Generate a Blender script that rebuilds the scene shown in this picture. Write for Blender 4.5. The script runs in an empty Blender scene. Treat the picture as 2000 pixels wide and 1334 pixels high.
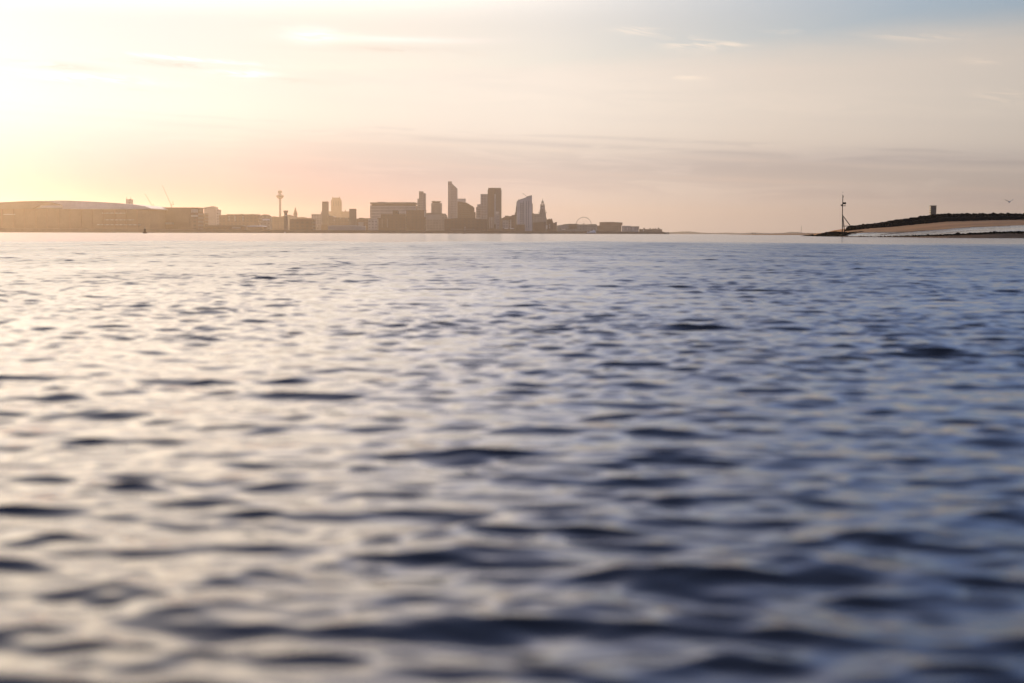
import bpy, bmesh, math, random
import numpy as np
from mathutils import Vector, Matrix, Euler

random.seed(7)
RNG = np.random.default_rng(21)
scene = bpy.context.scene
COL = scene.collection
R = math.radians

# ------------------------------------------------------------------ camera
EYE = 0.60                      # the lens sits low above the water, in metres
F = 50.0 / 36.0 * 2000.0        # focal length in photo pixels (photo 2000 x 1334)
cam_data = bpy.data.cameras.new("camera")
cam = bpy.data.objects.new("camera", cam_data)
COL.objects.link(cam)
cam_data.lens = 50.0
cam_data.sensor_width = 36.0
cam_data.clip_start = 0.05
cam_data.clip_end = 40000.0
CAM_ROT = (Matrix.Rotation(R(90 - 4.348), 3, 'X') @ Matrix.Rotation(R(0.172), 3, 'Z'))
cam.matrix_world = Matrix.Translation((0, 0, EYE)) @ CAM_ROT.to_4x4()
cam_data.dof.use_dof = True
cam_data.dof.focus_distance = 330.0
cam_data.dof.aperture_fstop = 2.2
scene.camera = cam

def measure(x, y, dist):
    """World point at distance dist (along +Y) that was measured at photo position x, y."""
    v = CAM_ROT @ Vector(((x - 1000.0) / F, (667.0 - y) / F, -1.0))
    t = dist / v.y
    return Vector((v.x * t, dist, EYE + v.z * t))

# ------------------------------------------------------------------ mesh helpers
class Shape:
    """Collects solids; build() links them as ONE mesh object."""
    def __init__(self):
        self.v, self.f, self.smooth = [], [], []
    def add(self, verts, faces, smooth=False):
        n = len(self.v)
        self.v += [tuple(p) for p in verts]
        self.f += [tuple(i + n for i in f) for f in faces]
        self.smooth += [smooth] * len(faces)
        return self
    def box(self, x0, x1, y0, y1, z0, z1):
        return self.add([(x0,y0,z0),(x1,y0,z0),(x1,y1,z0),(x0,y1,z0),(x0,y0,z1),(x1,y0,z1),(x1,y1,z1),(x0,y1,z1)],
                        [(0,3,2,1),(4,5,6,7),(0,1,5,4),(1,2,6,5),(2,3,7,6),(3,0,4,7)])
    def prism_xz(self, pts, y0, y1):
        """outline in X-Z (counter-clockwise seen from -Y) pushed along Y."""
        n = len(pts)
        vs = [(x, y0, z) for x, z in pts] + [(x, y1, z) for x, z in pts]
        fs = [tuple(range(n)), tuple(range(2*n-1, n-1, -1))]
        fs += [(i, i+n, (i+1) % n + n, (i+1) % n) for i in range(n)]
        return self.add(vs, fs)
    def prism_xy(self, pts, z0, z1, top=None):
        """plan outline (counter-clockwise from above) raised from z0 to z1; top may give a height per corner."""
        n = len(pts)
        vs = [(x, y, z0) for x, y in pts] + [(x, y, (top[i] if top else z1)) for i, (x, y) in enumerate(pts)]
        fs = [tuple(range(n-1, -1, -1)), tuple(range(n, 2*n))]
        fs += [(i, (i+1) % n, (i+1) % n + n, i+n) for i in range(n)]
        return self.add(vs, fs)
    def lathe(self, prof, cx=0, cy=0, n=20, smooth=True):
        vs, fs = [], []
        for r, z in prof:
            for k in range(n):
                a = 2*math.pi*k/n
                vs.append((cx + r*math.cos(a), cy + r*math.sin(a), z))
        for i in range(len(prof)-1):
            for k in range(n):
                fs.append((i*n+k, i*n+(k+1) % n, (i+1)*n+(k+1) % n, (i+1)*n+k))
        fs.append(tuple(range(n-1, -1, -1)))
        fs.append(tuple(range((len(prof)-1)*n, len(prof)*n)))
        return self.add(vs, fs, smooth)
    def tube(self, p, q, r, r2=None, n=8):
        p, q = Vector(p), Vector(q)
        r2 = r if r2 is None else r2
        d = (q - p).normalized()
        u = d.orthogonal().normalized(); w = d.cross(u)
        vs = []
        for c, rr in ((p, r), (q, r2)):
            for k in range(n):
                a = 2*math.pi*k/n
                vs.append(c + u*(rr*math.cos(a)) + w*(rr*math.sin(a)))
        fs = [(k, (k+1) % n, (k+1) % n + n, k+n) for k in range(n)]
        fs += [tuple(range(n-1, -1, -1)), tuple(range(n, 2*n))]
        return self.add(vs, fs)
    def path(self, pts, r, n=6, closed=False):
        m = len(pts)
        for i in range(m if closed else m-1):
            self.tube(pts[i], pts[(i+1) % m], r, n=n)
        return self
    def build(self, name, mat, parent=None, loc=(0, 0, 0)):
        me = bpy.data.meshes.new(name)
        me.from_pydata(self.v, [], self.f)
        me.polygons.foreach_set("use_smooth", self.smooth)
        me.materials.append(mat)
        me.update()
        o = bpy.data.objects.new(name, me)
        COL.objects.link(o)
        o.location = loc
        if parent is not None:
            o.parent = parent
        return o

def tag(o, label=None, category=None, group=None, kind=None):
    if label: o["label"] = label
    if category: o["category"] = category
    if group: o["group"] = group
    if kind: o["kind"] = kind
    return o

def thing(name, label, category, loc, group=None):
    o = bpy.data.objects.new(name, None)
    o.empty_display_size = 1.0
    COL.objects.link(o)
    o.location = loc
    return tag(o, label, category, group)

# ------------------------------------------------------------------ node helpers
class Nodes:
    def __init__(self, tree):
        self.t = tree
    def new(self, kind, **kw):
        n = self.t.nodes.new(kind)
        for k, v in kw.items():
            setattr(n, k, v)
        return n
    def put(self, sock, val):
        if isinstance(val, bpy.types.NodeSocket):
            self.t.links.new(val, sock)
        else:
            if hasattr(sock.default_value, "__len__"):
                val = tuple(val)
                if len(sock.default_value) == 4 and len(val) == 3: val = val + (1.0,)
            sock.default_value = val
    def m(self, op, a, b=0.0, c=0.0):
        n = self.new("ShaderNodeMath", operation=op)
        self.put(n.inputs[0], a); self.put(n.inputs[1], b); self.put(n.inputs[2], c)
        return n.outputs[0]
    def add(self, a, b): return self.m('ADD', a, b)
    def sub(self, a, b): return self.m('SUBTRACT', a, b)
    def mul(self, a, b): return self.m('MULTIPLY', a, b)
    def step(self, x, a, b, lo=0.0, hi=1.0):
        n = self.new("ShaderNodeMapRange", interpolation_type='SMOOTHSTEP')
        for i, v in enumerate((x, a, b, lo, hi)): self.put(n.inputs[i], v)
        return n.outputs[0]
    def lin(self, x, a, b, lo=0.0, hi=1.0):
        n = self.new("ShaderNodeMapRange")
        for i, v in enumerate((x, a, b, lo, hi)): self.put(n.inputs[i], v)
        return n.outputs[0]
    def vec(self, x, y, z):
        n = self.new("ShaderNodeCombineXYZ")
        for i, v in enumerate((x, y, z)): self.put(n.inputs[i], v)
        return n.outputs[0]
    def noise(self, vec, scale, detail=4.0, rough=0.55, dist=0.0):
        n = self.new("ShaderNodeTexNoise")
        self.put(n.inputs["Vector"], vec); self.put(n.inputs["Scale"], scale)
        self.put(n.inputs["Detail"], detail); self.put(n.inputs["Roughness"], rough); self.put(n.inputs["Distortion"], dist)
        return n.outputs["Fac"]
    def mix(self, fac, a, b, mode='MIX'):
        n = self.new("ShaderNodeMix", data_type='RGBA', blend_type=mode)
        n.clamp_factor = True
        self.put(n.inputs[0], fac); self.put(n.inputs[6], a); self.put(n.inputs[7], b)
        return n.outputs[2]
    def scale(self, col, k):
        n = self.new("ShaderNodeVectorMath", operation='SCALE')
        self.put(n.inputs[0], col); self.put(n.inputs["Scale"], k)
        return n.outputs[0]

def material(name, base, rough=0.8, spec=0.3, vary=0.25, vscale=0.2, metal=0.0):
    """procedural surface: base colour broken up by two noises."""
    m = bpy.data.materials.new(name); m.use_nodes = True
    N = Nodes(m.node_tree); b = m.node_tree.nodes["Principled BSDF"]
    tc = N.new("ShaderNodeTexCoord").outputs["Object"]
    n1 = N.noise(tc, vscale, 5.0, 0.6); n2 = N.noise(tc, vscale*9, 3.0, 0.6)
    f = N.add(N.mul(n1, 0.65), N.mul(n2, 0.35))
    k = N.lin(f, 0.3, 0.7, 1.0 - vary, 1.0 + vary)
    N.put(b.inputs["Base Color"], N.scale(base, k))
    b.inputs["Roughness"].default_value = rough
    b.inputs["Specular IOR Level"].default_value = spec
    b.inputs["Metallic"].default_value = metal
    return m

# ------------------------------------------------------------------ daylight: low hazy sun to the left, just out of frame
SUN_AZ, SUN_EL = -24.8, 6.0     # degrees left of straight ahead, degrees up
sun_dir = Vector((math.sin(R(SUN_AZ))*math.cos(R(SUN_EL)), math.cos(R(SUN_AZ))*math.cos(R(SUN_EL)), math.sin(R(SUN_EL))))
sun_data = bpy.data.lights.new("sun", 'SUN')
sun_data.energy = 2.0
sun_data.angle = R(2.0)
sun_data.color = (1.0, 0.74, 0.46)
sun = bpy.data.objects.new("sun", sun_data); COL.objects.link(sun)
sun.rotation_euler = sun_dir.to_track_quat('Z', 'Y').to_euler()

world = bpy.data.worlds.new("World"); scene.world = world
world.use_nodes = True
wt = world.node_tree; wt.nodes.clear()
W = Nodes(wt)
sky = W.new("ShaderNodeTexSky", sky_type='NISHITA')
sky.sun_disc = False
sky.sun_elevation = R(SUN_EL); sky.sun_rotation = R(SUN_AZ)
sky.air_density = 1.0; sky.dust_density = 1.5; sky.ozone_density = 2.0
SKY_STRENGTH = 0.15
d = W.new("ShaderNodeTexCoord").outputs["Generated"]
sx = W.new("ShaderNodeSeparateXYZ"); W.put(sx.inputs[0], d)
DEG = 180/math.pi
el = W.mul(W.m('ARCSINE', sx.outputs[2]), DEG)
az = W.mul(W.m('ARCTAN2', sx.outputs[0], sx.outputs[1]), DEG)
dt = W.new("ShaderNodeVectorMath", operation='DOT_PRODUCT'); W.put(dt.inputs[0], d); W.put(dt.inputs[1], tuple(sun_dir))
ang = W.mul(W.m('ARCCOSINE', W.m('MINIMUM', dt.outputs["Value"], 0.99999)), DEG)
# clear air
clear = W.mix(1.0, sky.outputs[0], W.mix(W.step(el, 9.0, 22.0), (0.74, 0.83, 1.08), W.mix(W.step(el, 26.0, 55.0), (1.24, 1.40, 2.15), (1.0, 1.12, 1.62))), 'MULTIPLY')
# high thin cloud veil: the light of the sun behind it comes through, less and less away from the sun
g2 = W.m('EXPONENT', W.mul(ang, -1/22.0))
ramp = W.new("ShaderNodeValToRGB"); W.put(ramp.inputs[0], W.mul(ang, 1/180.0))
stops = [(0, (.96, .96, .98)), (7, (.80, .82, .86)), (17, (.88, .82, .755)), (26, (.94, .835, .745)),
         (35, (.80, .69, .60)), (45, (.64, .56, .49)), (90, (.42, .40, .40)), (150, (.34, .35, .39))]
while len(ramp.color_ramp.elements) < len(stops): ramp.color_ramp.elements.new(0.5)
for e_, (p_, c_) in zip(ramp.color_ramp.elements, stops):
    e_.position = p_/180.0; e_.color = c_ + (1.0,)
veil_raw = ramp.outputs[0]
# veil colour dimmed near the horizon, most towards the sun, to offset haze glow
low_dim = W.mix(W.step(ang, 9.0, 31.0), (0.22, 0.05, 0.32), (0.84, 0.81, 0.85))
horizon_dim = W.mix(W.step(el, 0.4, 5.2), low_dim, (1.0, 1.0, 1.0))
veil = W.scale(W.mix(1.0, veil_raw, horizon_dim, 'MULTIPLY'), 1.0/SKY_STRENGTH)
tel = W.add(el, W.mul(az, 0.03))                        # streaks lean a little
streak = W.noise(W.vec(W.mul(az, 0.056), W.mul(tel, 0.52), 3.1), 1.0, 6.0, 0.55, 0.4)
fine = W.noise(W.vec(W.mul(az, 0.2), W.mul(tel, 1.6), 8.7), 1.0, 6.0, 0.6, 0.6)
edge = W.add(W.add(W.mul(az, 0.03), 6.9), W.mul(W.sub(streak, 0.5), 1.6))   # where the veil ends and blue begins
low = W.step(W.sub(el, edge), -0.8, 1.2, 0.92, 0.13)
patch = W.noise(W.vec(W.mul(az, 0.045), W.mul(el, 0.15), 1.7), 1.0, 5.0, 0.55, 0.5)
high = W.mul(W.step(el, 14.0, 50.0, 1.0, 0.3), W.step(patch, 0.46, 0.64, 0.03, 0.45))
cover = W.m('MAXIMUM', low, W.mul(high, W.step(el, 8.0, 12.5)))
cover = W.m('MAXIMUM', cover, W.step(ang, 8.0, 50.0, 0.97, 0.0))
sky_c = W.mix(cover, clear, veil)
# long grey-mauve stratus bars low in the middle and right
tel2 = W.add(el, W.mul(az, 0.045))
def bar(pos, width, jig, k, amt, tint, noise_lo=0.36, noise_hi=0.62):
    global sky_c
    p = W.sub(tel2, W.add(pos, W.mul(W.sub(streak, 0.5), jig)))
    g = W.m('EXPONENT', W.mul(W.mul(p, p), -1.0/(width*width)))
    g = W.mul(W.mul(g, W.step(fine, noise_lo, noise_hi)), W.mul(W.step(ang, 7.0, 30.0, 0.25, 1.0), amt))
    sky_c = W.mix(g, sky_c, W.mix(1.0, sky_c, tint, 'MULTIPLY'))
bar(2.95, 0.75, 0.6, 1, 1.0, (0.83, 0.835, 0.85), 0.20, 0.55)
bar(3.62, 0.11, 0.5, 1, 0.8, (0.85, 0.85, 0.88), 0.34, 0.60)
bar(3.95, 0.07, 0.7, 1, 0.7, (0.84, 0.84, 0.87), 0.42, 0.6)
bar(3.35, 0.09, 0.5, 1, 0.8, (1.10, 1.08, 1.05))
bar(2.05, 0.36, 0.6, 1, 0.8, (0.88, 0.87, 0.90), 0.35, 0.6)
bar(2.55, 0.10, 0.6, 1, 0.7, (1.09, 1.05, 1.02), 0.42, 0.6)
bar(5.6, 0.9, 1.2, 1, 0.6, (1.06, 1.05, 1.04), 0.40, 0.62)
bar(4.9, 0.30, 1.2, 1, 0.5, (0.94, 0.945, 0.96), 0.40, 0.62)
# a few torn scraps of brighter cloud
wisp = W.noise(W.vec(W.mul(az, 0.55), W.mul(W.add(el, W.mul(az, 0.12)), 3.4), 2.2), 1.0, 7.0, 0.62, 0.8)
def glow_patch(a0, e0, wa, we, tint):
    global sky_c
    u = W.mul(W.sub(az, a0), 1/wa); v = W.mul(W.sub(W.add(el, W.mul(W.sub(streak, 0.5), 0.5)), e0), 1/we)
    s = W.m('EXPONENT', W.mul(W.add(W.mul(u, u), W.mul(v, v)), -1.0))
    sky_c = W.mix(s, sky_c, W.mix(1.0, sky_c, tint, 'MULTIPLY'))
glow_patch(-7.9, 7.72, 0.9, .28, (1.35, 1.22, 1.30))
glow_patch(-5.0, 7.62, 3.0, .13, (1.2, 1.14, 1.18))
glow_patch(-5.2, 7.25, 3.6, .16, (0.96, 0.95, 0.95))
glow_patch(6.0, 2.6, 9.0, .55, (0.93, 0.93, 0.96))
glow_patch(15.0, 2.9, 8.0, .45, (0.90, 0.91, 0.94))
def scrap(a0, e0, wa, we, k, warm=(1.26, 1.22, 1.15)):
    global sky_c
    u = W.mul(W.sub(az, a0), 1/wa); v = W.mul(W.sub(W.add(el, W.mul(W.sub(az, a0), 0.05)), e0), 1/we)
    r = W.add(W.mul(u, u), W.mul(v, v))
    s = W.mul(W.m('EXPONENT', W.mul(r, -1.0)), W.step(wisp, 0.40, 0.60))
    sky_c = W.mix(W.mul(s, k), sky_c, W.scale(W.mix(1.0, veil_raw, warm, 'MULTIPLY'), 1.0/SKY_STRENGTH))
for args in ((7.1, 7.4, 1.0, .24, .75), (5.0, 7.95, .9, .14, .6), (8.6, 7.4, .65, .10, .6), (10.6, 7.85, .6, .09, .5),
             (6.9, 6.15, .7, .11, .5), (18.9, 5.2, 1.1, .28, .5), (18.0, 6.55, .7, .13, .5), (15.6, 7.5, 1.8, .15, .4),
             (-7.8, 7.7, 1.7, .38, .9), (-10.8, 6.25, 1.8, .25, .8), (-15.6, 5.85, 2.4, .25, .7)):
    scrap(*args)
for args in ((-17.6, 6.25, 1.9, .16, .9), (-12.6, 6.45, 2.4, .13, .9), (-9.3, 6.0, 1.5, .10, .7), (-16.0, 5.6, 2.2, .10, .6), (-4.5, 7.2, 2.5, .12, .5)):
    scrap(*args, warm=(0.92, 0.86, 0.80))
for args in ((-10.6, 6.2, 1.0, .16, 1.0), (-17.0, 5.85, 2.0, .14, 1.0), (-12.5, 6.68, 2.2, .08, 1.0)):
    scrap(*args, warm=(1.4, 1.42, 1.5))
# brightness added to the unseen sky above the frame, to light the water
lift = W.mul(W.step(el, 8.0, 13.0), W.step(el, 15.0, 34.0, 1.0, 0.0))
near_sun = W.step(ang, 6.0, 38.0, 1.0, 0.0)
sky_c = W.mix(W.mul(lift, near_sun), sky_c, W.mix(1.0, sky_c, (1.0, 0.83, 0.62), "MULTIPLY"))
sky_c = W.scale(sky_c, W.add(1.0, W.mul(lift, W.add(0.42, W.mul(near_sun, 3.0)))))
bg = W.new("ShaderNodeBackground"); W.put(bg.inputs["Color"], sky_c); bg.inputs["Strength"].default_value = SKY_STRENGTH
wo = W.new("ShaderNodeOutputWorld"); wt.links.new(bg.outputs[0], wo.inputs["Surface"])
try:
    world.cycles.sampling_method = 'MANUAL'; world.cycles.sample_map_resolution = 1024
except Exception:
    pass

scene.view_settings.view_transform = 'Standard'
scene.view_settings.look = 'None'
scene.view_settings.gamma = 1.0
scene.view_settings.exposure = 0.0
scene.view_settings.use_curve_mapping = False
scene.render.engine = 'CYCLES'
scene.cycles.use_denoising = True
scene.cycles.max_bounces = 5
scene.cycles.volume_bounces = 0
scene.cycles.sample_clamp_indirect = 4.0
scene.cycles.sample_clamp_direct = 0.0
# ------------------------------------------------------------------ water: one sheet, rippled near, calmer far
def smooth(x, a, b):
    t = np.clip((x - a) / (b - a), 0, 1)
    return t*t*(3 - 2*t)

rows = [0.25]
while rows[-1] < 125.0:
    rows.append(rows[-1] + 0.006 + 0.00125*rows[-1])
while rows[-1] < 9300.0:
    rows.append(rows[-1]*1.06)
rows = np.array(rows)
fine_a = np.arange(-24.0, 24.01, 0.075)
mid_a = np.arange(24.3, 40.0, 0.3)
rough_a = np.arange(40.0, 320.5, 3.0)
degs = np.concatenate([fine_a, mid_a, rough_a, 360.0 - mid_a[::-1]])
angs = np.radians(degs)
nr, na = len(rows), len(angs)
rr, aa = np.meshgrid(rows, angs, indexing='ij')
X0 = (rr*np.sin(aa)).astype(np.float32); Y0 = (rr*np.cos(aa)).astype(np.float32)
dr = np.gradient(rows)[:, None]
da = np.radians(np.where((degs <= 24.1), 0.075, np.where((degs < 40) | (degs > 320.1), 0.3, 3.0)))[None, :]
cell = np.maximum(dr, rr*da)
NW = 130
lam = np.exp(np.linspace(math.log(0.048), math.log(2.6), NW)) * np.exp(RNG.normal(0, 0.02, NW))
peak = 0.29
wgt = np.exp(-(np.log(lam/peak))**2/(2*0.9**2))
RMS_SLOPE = 0.150
wgt = wgt + 0.42*np.exp(-(np.log(lam/0.11))**2/(2*0.45**2))   # fine wind ripples riding on top
lam = lam*0.76
slope = wgt*math.sqrt(2)*RMS_SLOPE/math.sqrt((wgt**2).sum())
k = 2*math.pi/lam
amp = slope/k
spread = np.radians(np.where(lam > 0.9, 10, 13.5))
th = R(-93) + RNG.normal(0, 1, NW)*spread
th[::6] = R(-60) + RNG.normal(0, 1, NW)[::6]*R(9); th[3::8] = R(-128) + RNG.normal(0, 1, NW)[3::8]*R(10)       # runs towards the lens
ph = RNG.uniform(0, 2*math.pi, NW)
gust = (0.9 + 0.35*np.sin(0.55*X0 + 0.31*Y0 + 1.0)*np.sin(0.23*X0 - 0.47*Y0 + 2.0)
        + 0.25*np.sin(1.7*X0 - 0.9*Y0)*np.sin(0.8*X0 + 1.1*Y0 + 0.6))
gust = np.clip(0.35 + 0.65*gust, 0.6, 1.35)
edge_y = 100 + 8*np.sin(X0*0.07 + 1.3) + 6*np.sin(X0*0.21) + 4*np.sin(X0*0.6 + 0.1*Y0)
calm = 1 - smooth(Y0, edge_y - 30, edge_y + 15)
calm = np.maximum(calm, 0.06*(1 - smooth(rr, 115, 160)))
env = gust*calm
deep = 0.35 + 1.7*smooth(Y0, 3.0, 45.0)              # the longer waves run further out
Z = np.zeros_like(X0); DX = np.zeros_like(X0); DY = np.zeros_like(X0)
lost = np.zeros_like(X0)
for i in range(NW):
    keep = smooth(lam[i]/cell, 2.2, 4.5)
    p = (X0*np.float32(k[i]*math.cos(th[i])) + Y0*np.float32(k[i]*math.sin(th[i])) + np.float32(ph[i]))
    a = (amp[i]*env*keep*(deep if lam[i] > 0.75 else 1.0)).astype(np.float32)
    s_, c_ = np.sin(p), np.cos(p)
    Z += a*c_
    DX -= np.float32(0.95*math.cos(th[i]))*a*s_; DY -= np.float32(0.95*math.sin(th[i]))*a*s_
    lost += 0.10*slope[i]**2*env**2*(1 - keep**2)
far_rough = 0.0001*smooth(rr, 90, 140)                   # ripples too small for the sheet out there
sig2 = lost + far_rough + 0.00012
rough = np.clip(np.sqrt(np.sqrt(2*sig2)), 0.05, 0.45)
co = np.stack([X0 + DX, Y0 + DY, Z], -1).reshape(-1, 3)
co = np.vstack([co, [[0, 0, 0]]]).astype(np.float32)
i0 = (np.arange(nr-1)[:, None]*na + np.arange(na)[None, :])
j1 = (np.arange(na) + 1) % na
i1 = (np.arange(nr-1)[:, None]*na + j1[None, :])
quads = np.stack([i0, i0 + na, i1 + na, i1], -1).reshape(-1, 4)
quads = quads[:, ::-1]
tris = np.stack([np.full(na, nr*na), j1, np.arange(na)], -1)
me = bpy.data.meshes.new("water")
nv, nq, nt = len(co), len(quads), len(tris)
me.vertices.add(nv); me.vertices.foreach_set("co", co.ravel())
me.loops.add(nq*4 + nt*3)
me.loops.foreach_set("vertex_index", np.concatenate([quads.ravel(), tris.ravel()]).astype(np.int32))
me.polygons.add(nq + nt)
me.polygons.foreach_set("loop_start", np.concatenate([np.arange(nq)*4, nq*4 + np.arange(nt)*3]).astype(np.int32))
me.polygons.foreach_set("use_smooth", np.ones(nq + nt, dtype=bool))
at = me.attributes.new("ripple", 'FLOAT', 'POINT')
at.data.foreach_set("value", np.concatenate([rough.ravel(), [0.05]]).astype(np.float32))
me.update(calc_edges=True)
me.validate()
if me.polygons[10].normal.z < 0:
    me.flip_normals()
water = bpy.data.objects.new("water", me); COL.objects.link(water)
tag(water, kind="structure")
wm = bpy.data.materials.new("river_water"); wm.use_nodes = True
N = Nodes(wm.node_tree); b = wm.node_tree.nodes["Principled BSDF"]
at_n = N.new("ShaderNodeAttribute"); at_n.attribute_name = "ripple"
tc = N.new("ShaderNodeTexCoord").outputs["Object"]
murk = N.noise(tc, 0.35, 3.0)
N.put(b.inputs["Base Color"], N.mix(murk, (0.016, 0.014, 0.018), (0.026, 0.021, 0.021)))
N.put(b.inputs["Roughness"], at_n.outputs["Fac"])
b.inputs["IOR"].default_value = 1.40
b.inputs["Specular IOR Level"].default_value = 0.5
me.materials.append(wm)

# ------------------------------------------------------------------ the golden morning haze over the river
hz = Shape().box(-7500, 7500, -300, 9600, -1.0, 162.0).build("haze", bpy.data.materials.new("river_haze"))
tag(hz, kind="stuff")
hm = hz.data.materials[0]; hm.use_nodes = True
hm.node_tree.nodes.clear()
N = Nodes(hm.node_tree)
pv = N.new("ShaderNodeVolumePrincipled")
pv.inputs["Color"].default_value = (0.97, 0.76, 0.57, 1)
pv.inputs["Density"].default_value = 0.74e-4
pv.inputs["Anisotropy"].default_value = 0.78
ho = N.new("ShaderNodeOutputMaterial")
hm.node_tree.links.new(pv.outputs[0], ho.inputs["Volume"])
# ------------------------------------------------------------------ surfaces of the far bank
def facade(name, wall, glass=(0.03, 0.035, 0.045), bay=3.0, floor=3.2, fx=0.55, fz=0.5, glow=0.35):
    """wall with rows of windows worked into the surface; glass is smoother than wall."""
    m = bpy.data.materials.new(name); m.use_nodes = True
    N = Nodes(m.node_tree); b = m.node_tree.nodes["Principled BSDF"]
    tc = N.new("ShaderNodeTexCoord").outputs["Object"]
    s = N.new("ShaderNodeSeparateXYZ"); N.put(s.inputs[0], tc)
    u = N.m('FRACT', N.mul(N.add(s.outputs[0], s.outputs[1]), 1.0/bay)); v = N.m('FRACT', N.mul(s.outputs[2], 1.0/floor))
    mask = N.mul(N.m('LESS_THAN', u, fx), N.m('LESS_THAN', v, fz))
    n = N.noise(tc, 0.06, 4.0)
    k = N.lin(n, 0.3, 0.7, 0.8, 1.2)
    N.put(b.inputs["Base Color"], N.mix(N.mul(mask, 0.6), N.scale(wall, k), glass))
    N.put(b.inputs["Roughness"], N.lin(mask, 0, 1, 0.85, glow))
    return m

M = dict(
    brick=facade("brick_facade", (0.20, 0.13, 0.10), bay=8.0, floor=6.0),
    dark_brick=facade("dark_brick_facade", (0.13, 0.09, 0.075), bay=9.0, floor=6.5, fx=0.45),
    plain_brick=material("sooty_brickwork", (0.20, 0.135, 0.10), vscale=0.03),
    stone=facade("grey_stone_facade", (0.26, 0.24, 0.21), bay=8.0, floor=7.0, fx=0.4),
    red_stone=material("red_sandstone", (0.22, 0.13, 0.10), vscale=0.05),
    glass=facade("glass_curtain_wall", (0.24, 0.26, 0.29), (0.05, 0.06, 0.08), bay=6.5, floor=7.0, fx=0.6, fz=0.75, glow=0.2),
    grey=facade("grey_panel_facade", (0.34, 0.33, 0.32), bay=7.0, floor=6.4),
    pale=facade("pale_panel_facade", (0.42, 0.41, 0.40), bay=7.0, floor=6.2, fx=0.5),
    concrete=material("weathered_concrete", (0.30, 0.28, 0.26), vscale=0.05),
    dark_concrete=material("stained_dark_concrete", (0.16, 0.145, 0.13), vscale=0.05),
    pale_concrete=material("pale_concrete", (0.46, 0.45, 0.43), vscale=0.05),
    roof=material("dark_roofing", (0.12, 0.115, 0.11), vscale=0.05),
    metal_roof=material("pale_metal_roofing", (0.46, 0.48, 0.50), rough=0.35, spec=0.5, vscale=0.02),
    shed=material("pale_sheet_cladding", (0.27, 0.265, 0.26), rough=0.6, vscale=0.05),
    band=material("pale_spandrel", (0.52, 0.50, 0.47), vscale=0.05),
    white=material("white_paint", (0.78, 0.77, 0.74), rough=0.45, vscale=0.1, vary=0.1),
    steel=material("painted_steel", (0.18, 0.18, 0.18), rough=0.5, vscale=0.3),
    dark_glass=material("dark_glazing", (0.035, 0.04, 0.05), rough=0.2, spec=0.6, vscale=0.1),
    slit=material("light_stair_glazing", (0.55, 0.56, 0.56), rough=0.25, spec=0.6, vscale=0.1, vary=0.1),
    land=material("made_ground", (0.16, 0.14, 0.11), vscale=0.01),
    sea_wall=material("granite_sea_wall", (0.13, 0.11, 0.09), vscale=0.08, vary=0.35),
    hill=material("distant_hillside", (0.10, 0.11, 0.08), vscale=0.003),
    copper=material("verdigris_dome", (0.22, 0.27, 0.23), rough=0.5, vscale=0.2),
    buoy=material("buoy_red_paint", (0.07, 0.035, 0.025), rough=0.5, vscale=0.5),
    hull=material("ship_hull_paint", (0.10, 0.10, 0.12), rough=0.45, vscale=0.2),
)
GROUND = 4.5

def quay_dist(x):
    return 1750.0 + x/1300.0*1650.0

# land behind the sea wall, one sheet
front = [measure(x, 452, quay_dist(x)) for x in np.linspace(-700, 1297, 40)]
pts = [(p.x, p.y + 3.0) for p in front]
tail = [(front[-1].x + 26, front[-1].y + 120), (front[-1].x + 140, 4700), (front[-1].x - 200, 7000), (front[0].x - 900, 7000)]
land = Shape().prism_xy(pts + tail, -2.0, GROUND).build("ground", M['land'])
tag(land, kind="structure")
wall_pts = [(p.x, p.y) for p in front] + [(p.x, p.y + 3.0) for p in reversed(front)]
sw = thing("sea_wall", "long dark granite sea wall along the far bank at the water's edge", "sea wall", (0, 0, 0))
Shape().prism_xy(wall_pts, -2.0, 5.0).build("wall", M['sea_wall'], sw)
cop = [(p.x, p.y - 0.6) for p in front] + [(p.x, p.y + 2.4) for p in reversed(front)]
Shape().prism_xy(cop, 5.0, 5.6).build("coping", M['dark_concrete'], sw)
foot = [(p.x, p.y - 3.5) for p in front] + [(p.x, p.y - 0.003) for p in reversed(front)]
Shape().prism_xy(foot, -2.0, 1.3).build("footing", M['dark_concrete'], sw)

class Building:
    def __init__(self, name, label, category, x0, x1, dist, group=None, base=GROUND):
        self.d = dist; self.xm = 0.5*(x0 + x1); self.x0, self.x1 = x0, x1
        self.p = measure(self.xm, 450, dist); self.p.z = base
        self.px = dist/F
        self.root = thing(name, label, category, tuple(self.p), group)
    def x(self, px): return measure(px, 450, self.d).x - self.p.x
    def z(self, py, px=None): return measure(self.xm if px is None else px, py, self.d).z - self.p.z
    def part(self, name, shape, mat, parent=None):
        return shape.build(name, M[mat] if isinstance(mat, str) else mat, parent or self.root)
    def block(self, name, x0, x1, top, mat, depth=25.0, y0=0.0, bottom=None, parent=None):
        s = Shape().box(self.x(x0), self.x(x1), y0, y0 + depth, 0.0 if bottom is None else self.z(bottom), self.z(top))
        return self.part(name, s, mat, parent)
    def outline(self, name, pts, mat, depth=25.0, y0=0.0, parent=None):
        """pts: silhouette corners measured in the photo, going round; ground corners have y=None"""
        q = [(self.x(a), 0.0 if b is None else self.z(b, a)) for a, b in pts]
        area = sum(q[i][0]*q[(i+1) % len(q)][1] - q[(i+1) % len(q)][0]*q[i][1] for i in range(len(q)))
        if area < 0: q.reverse()
        return self.part(name, Shape().prism_xz(q, y0, y0 + depth), mat, parent)

B = Building
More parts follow.
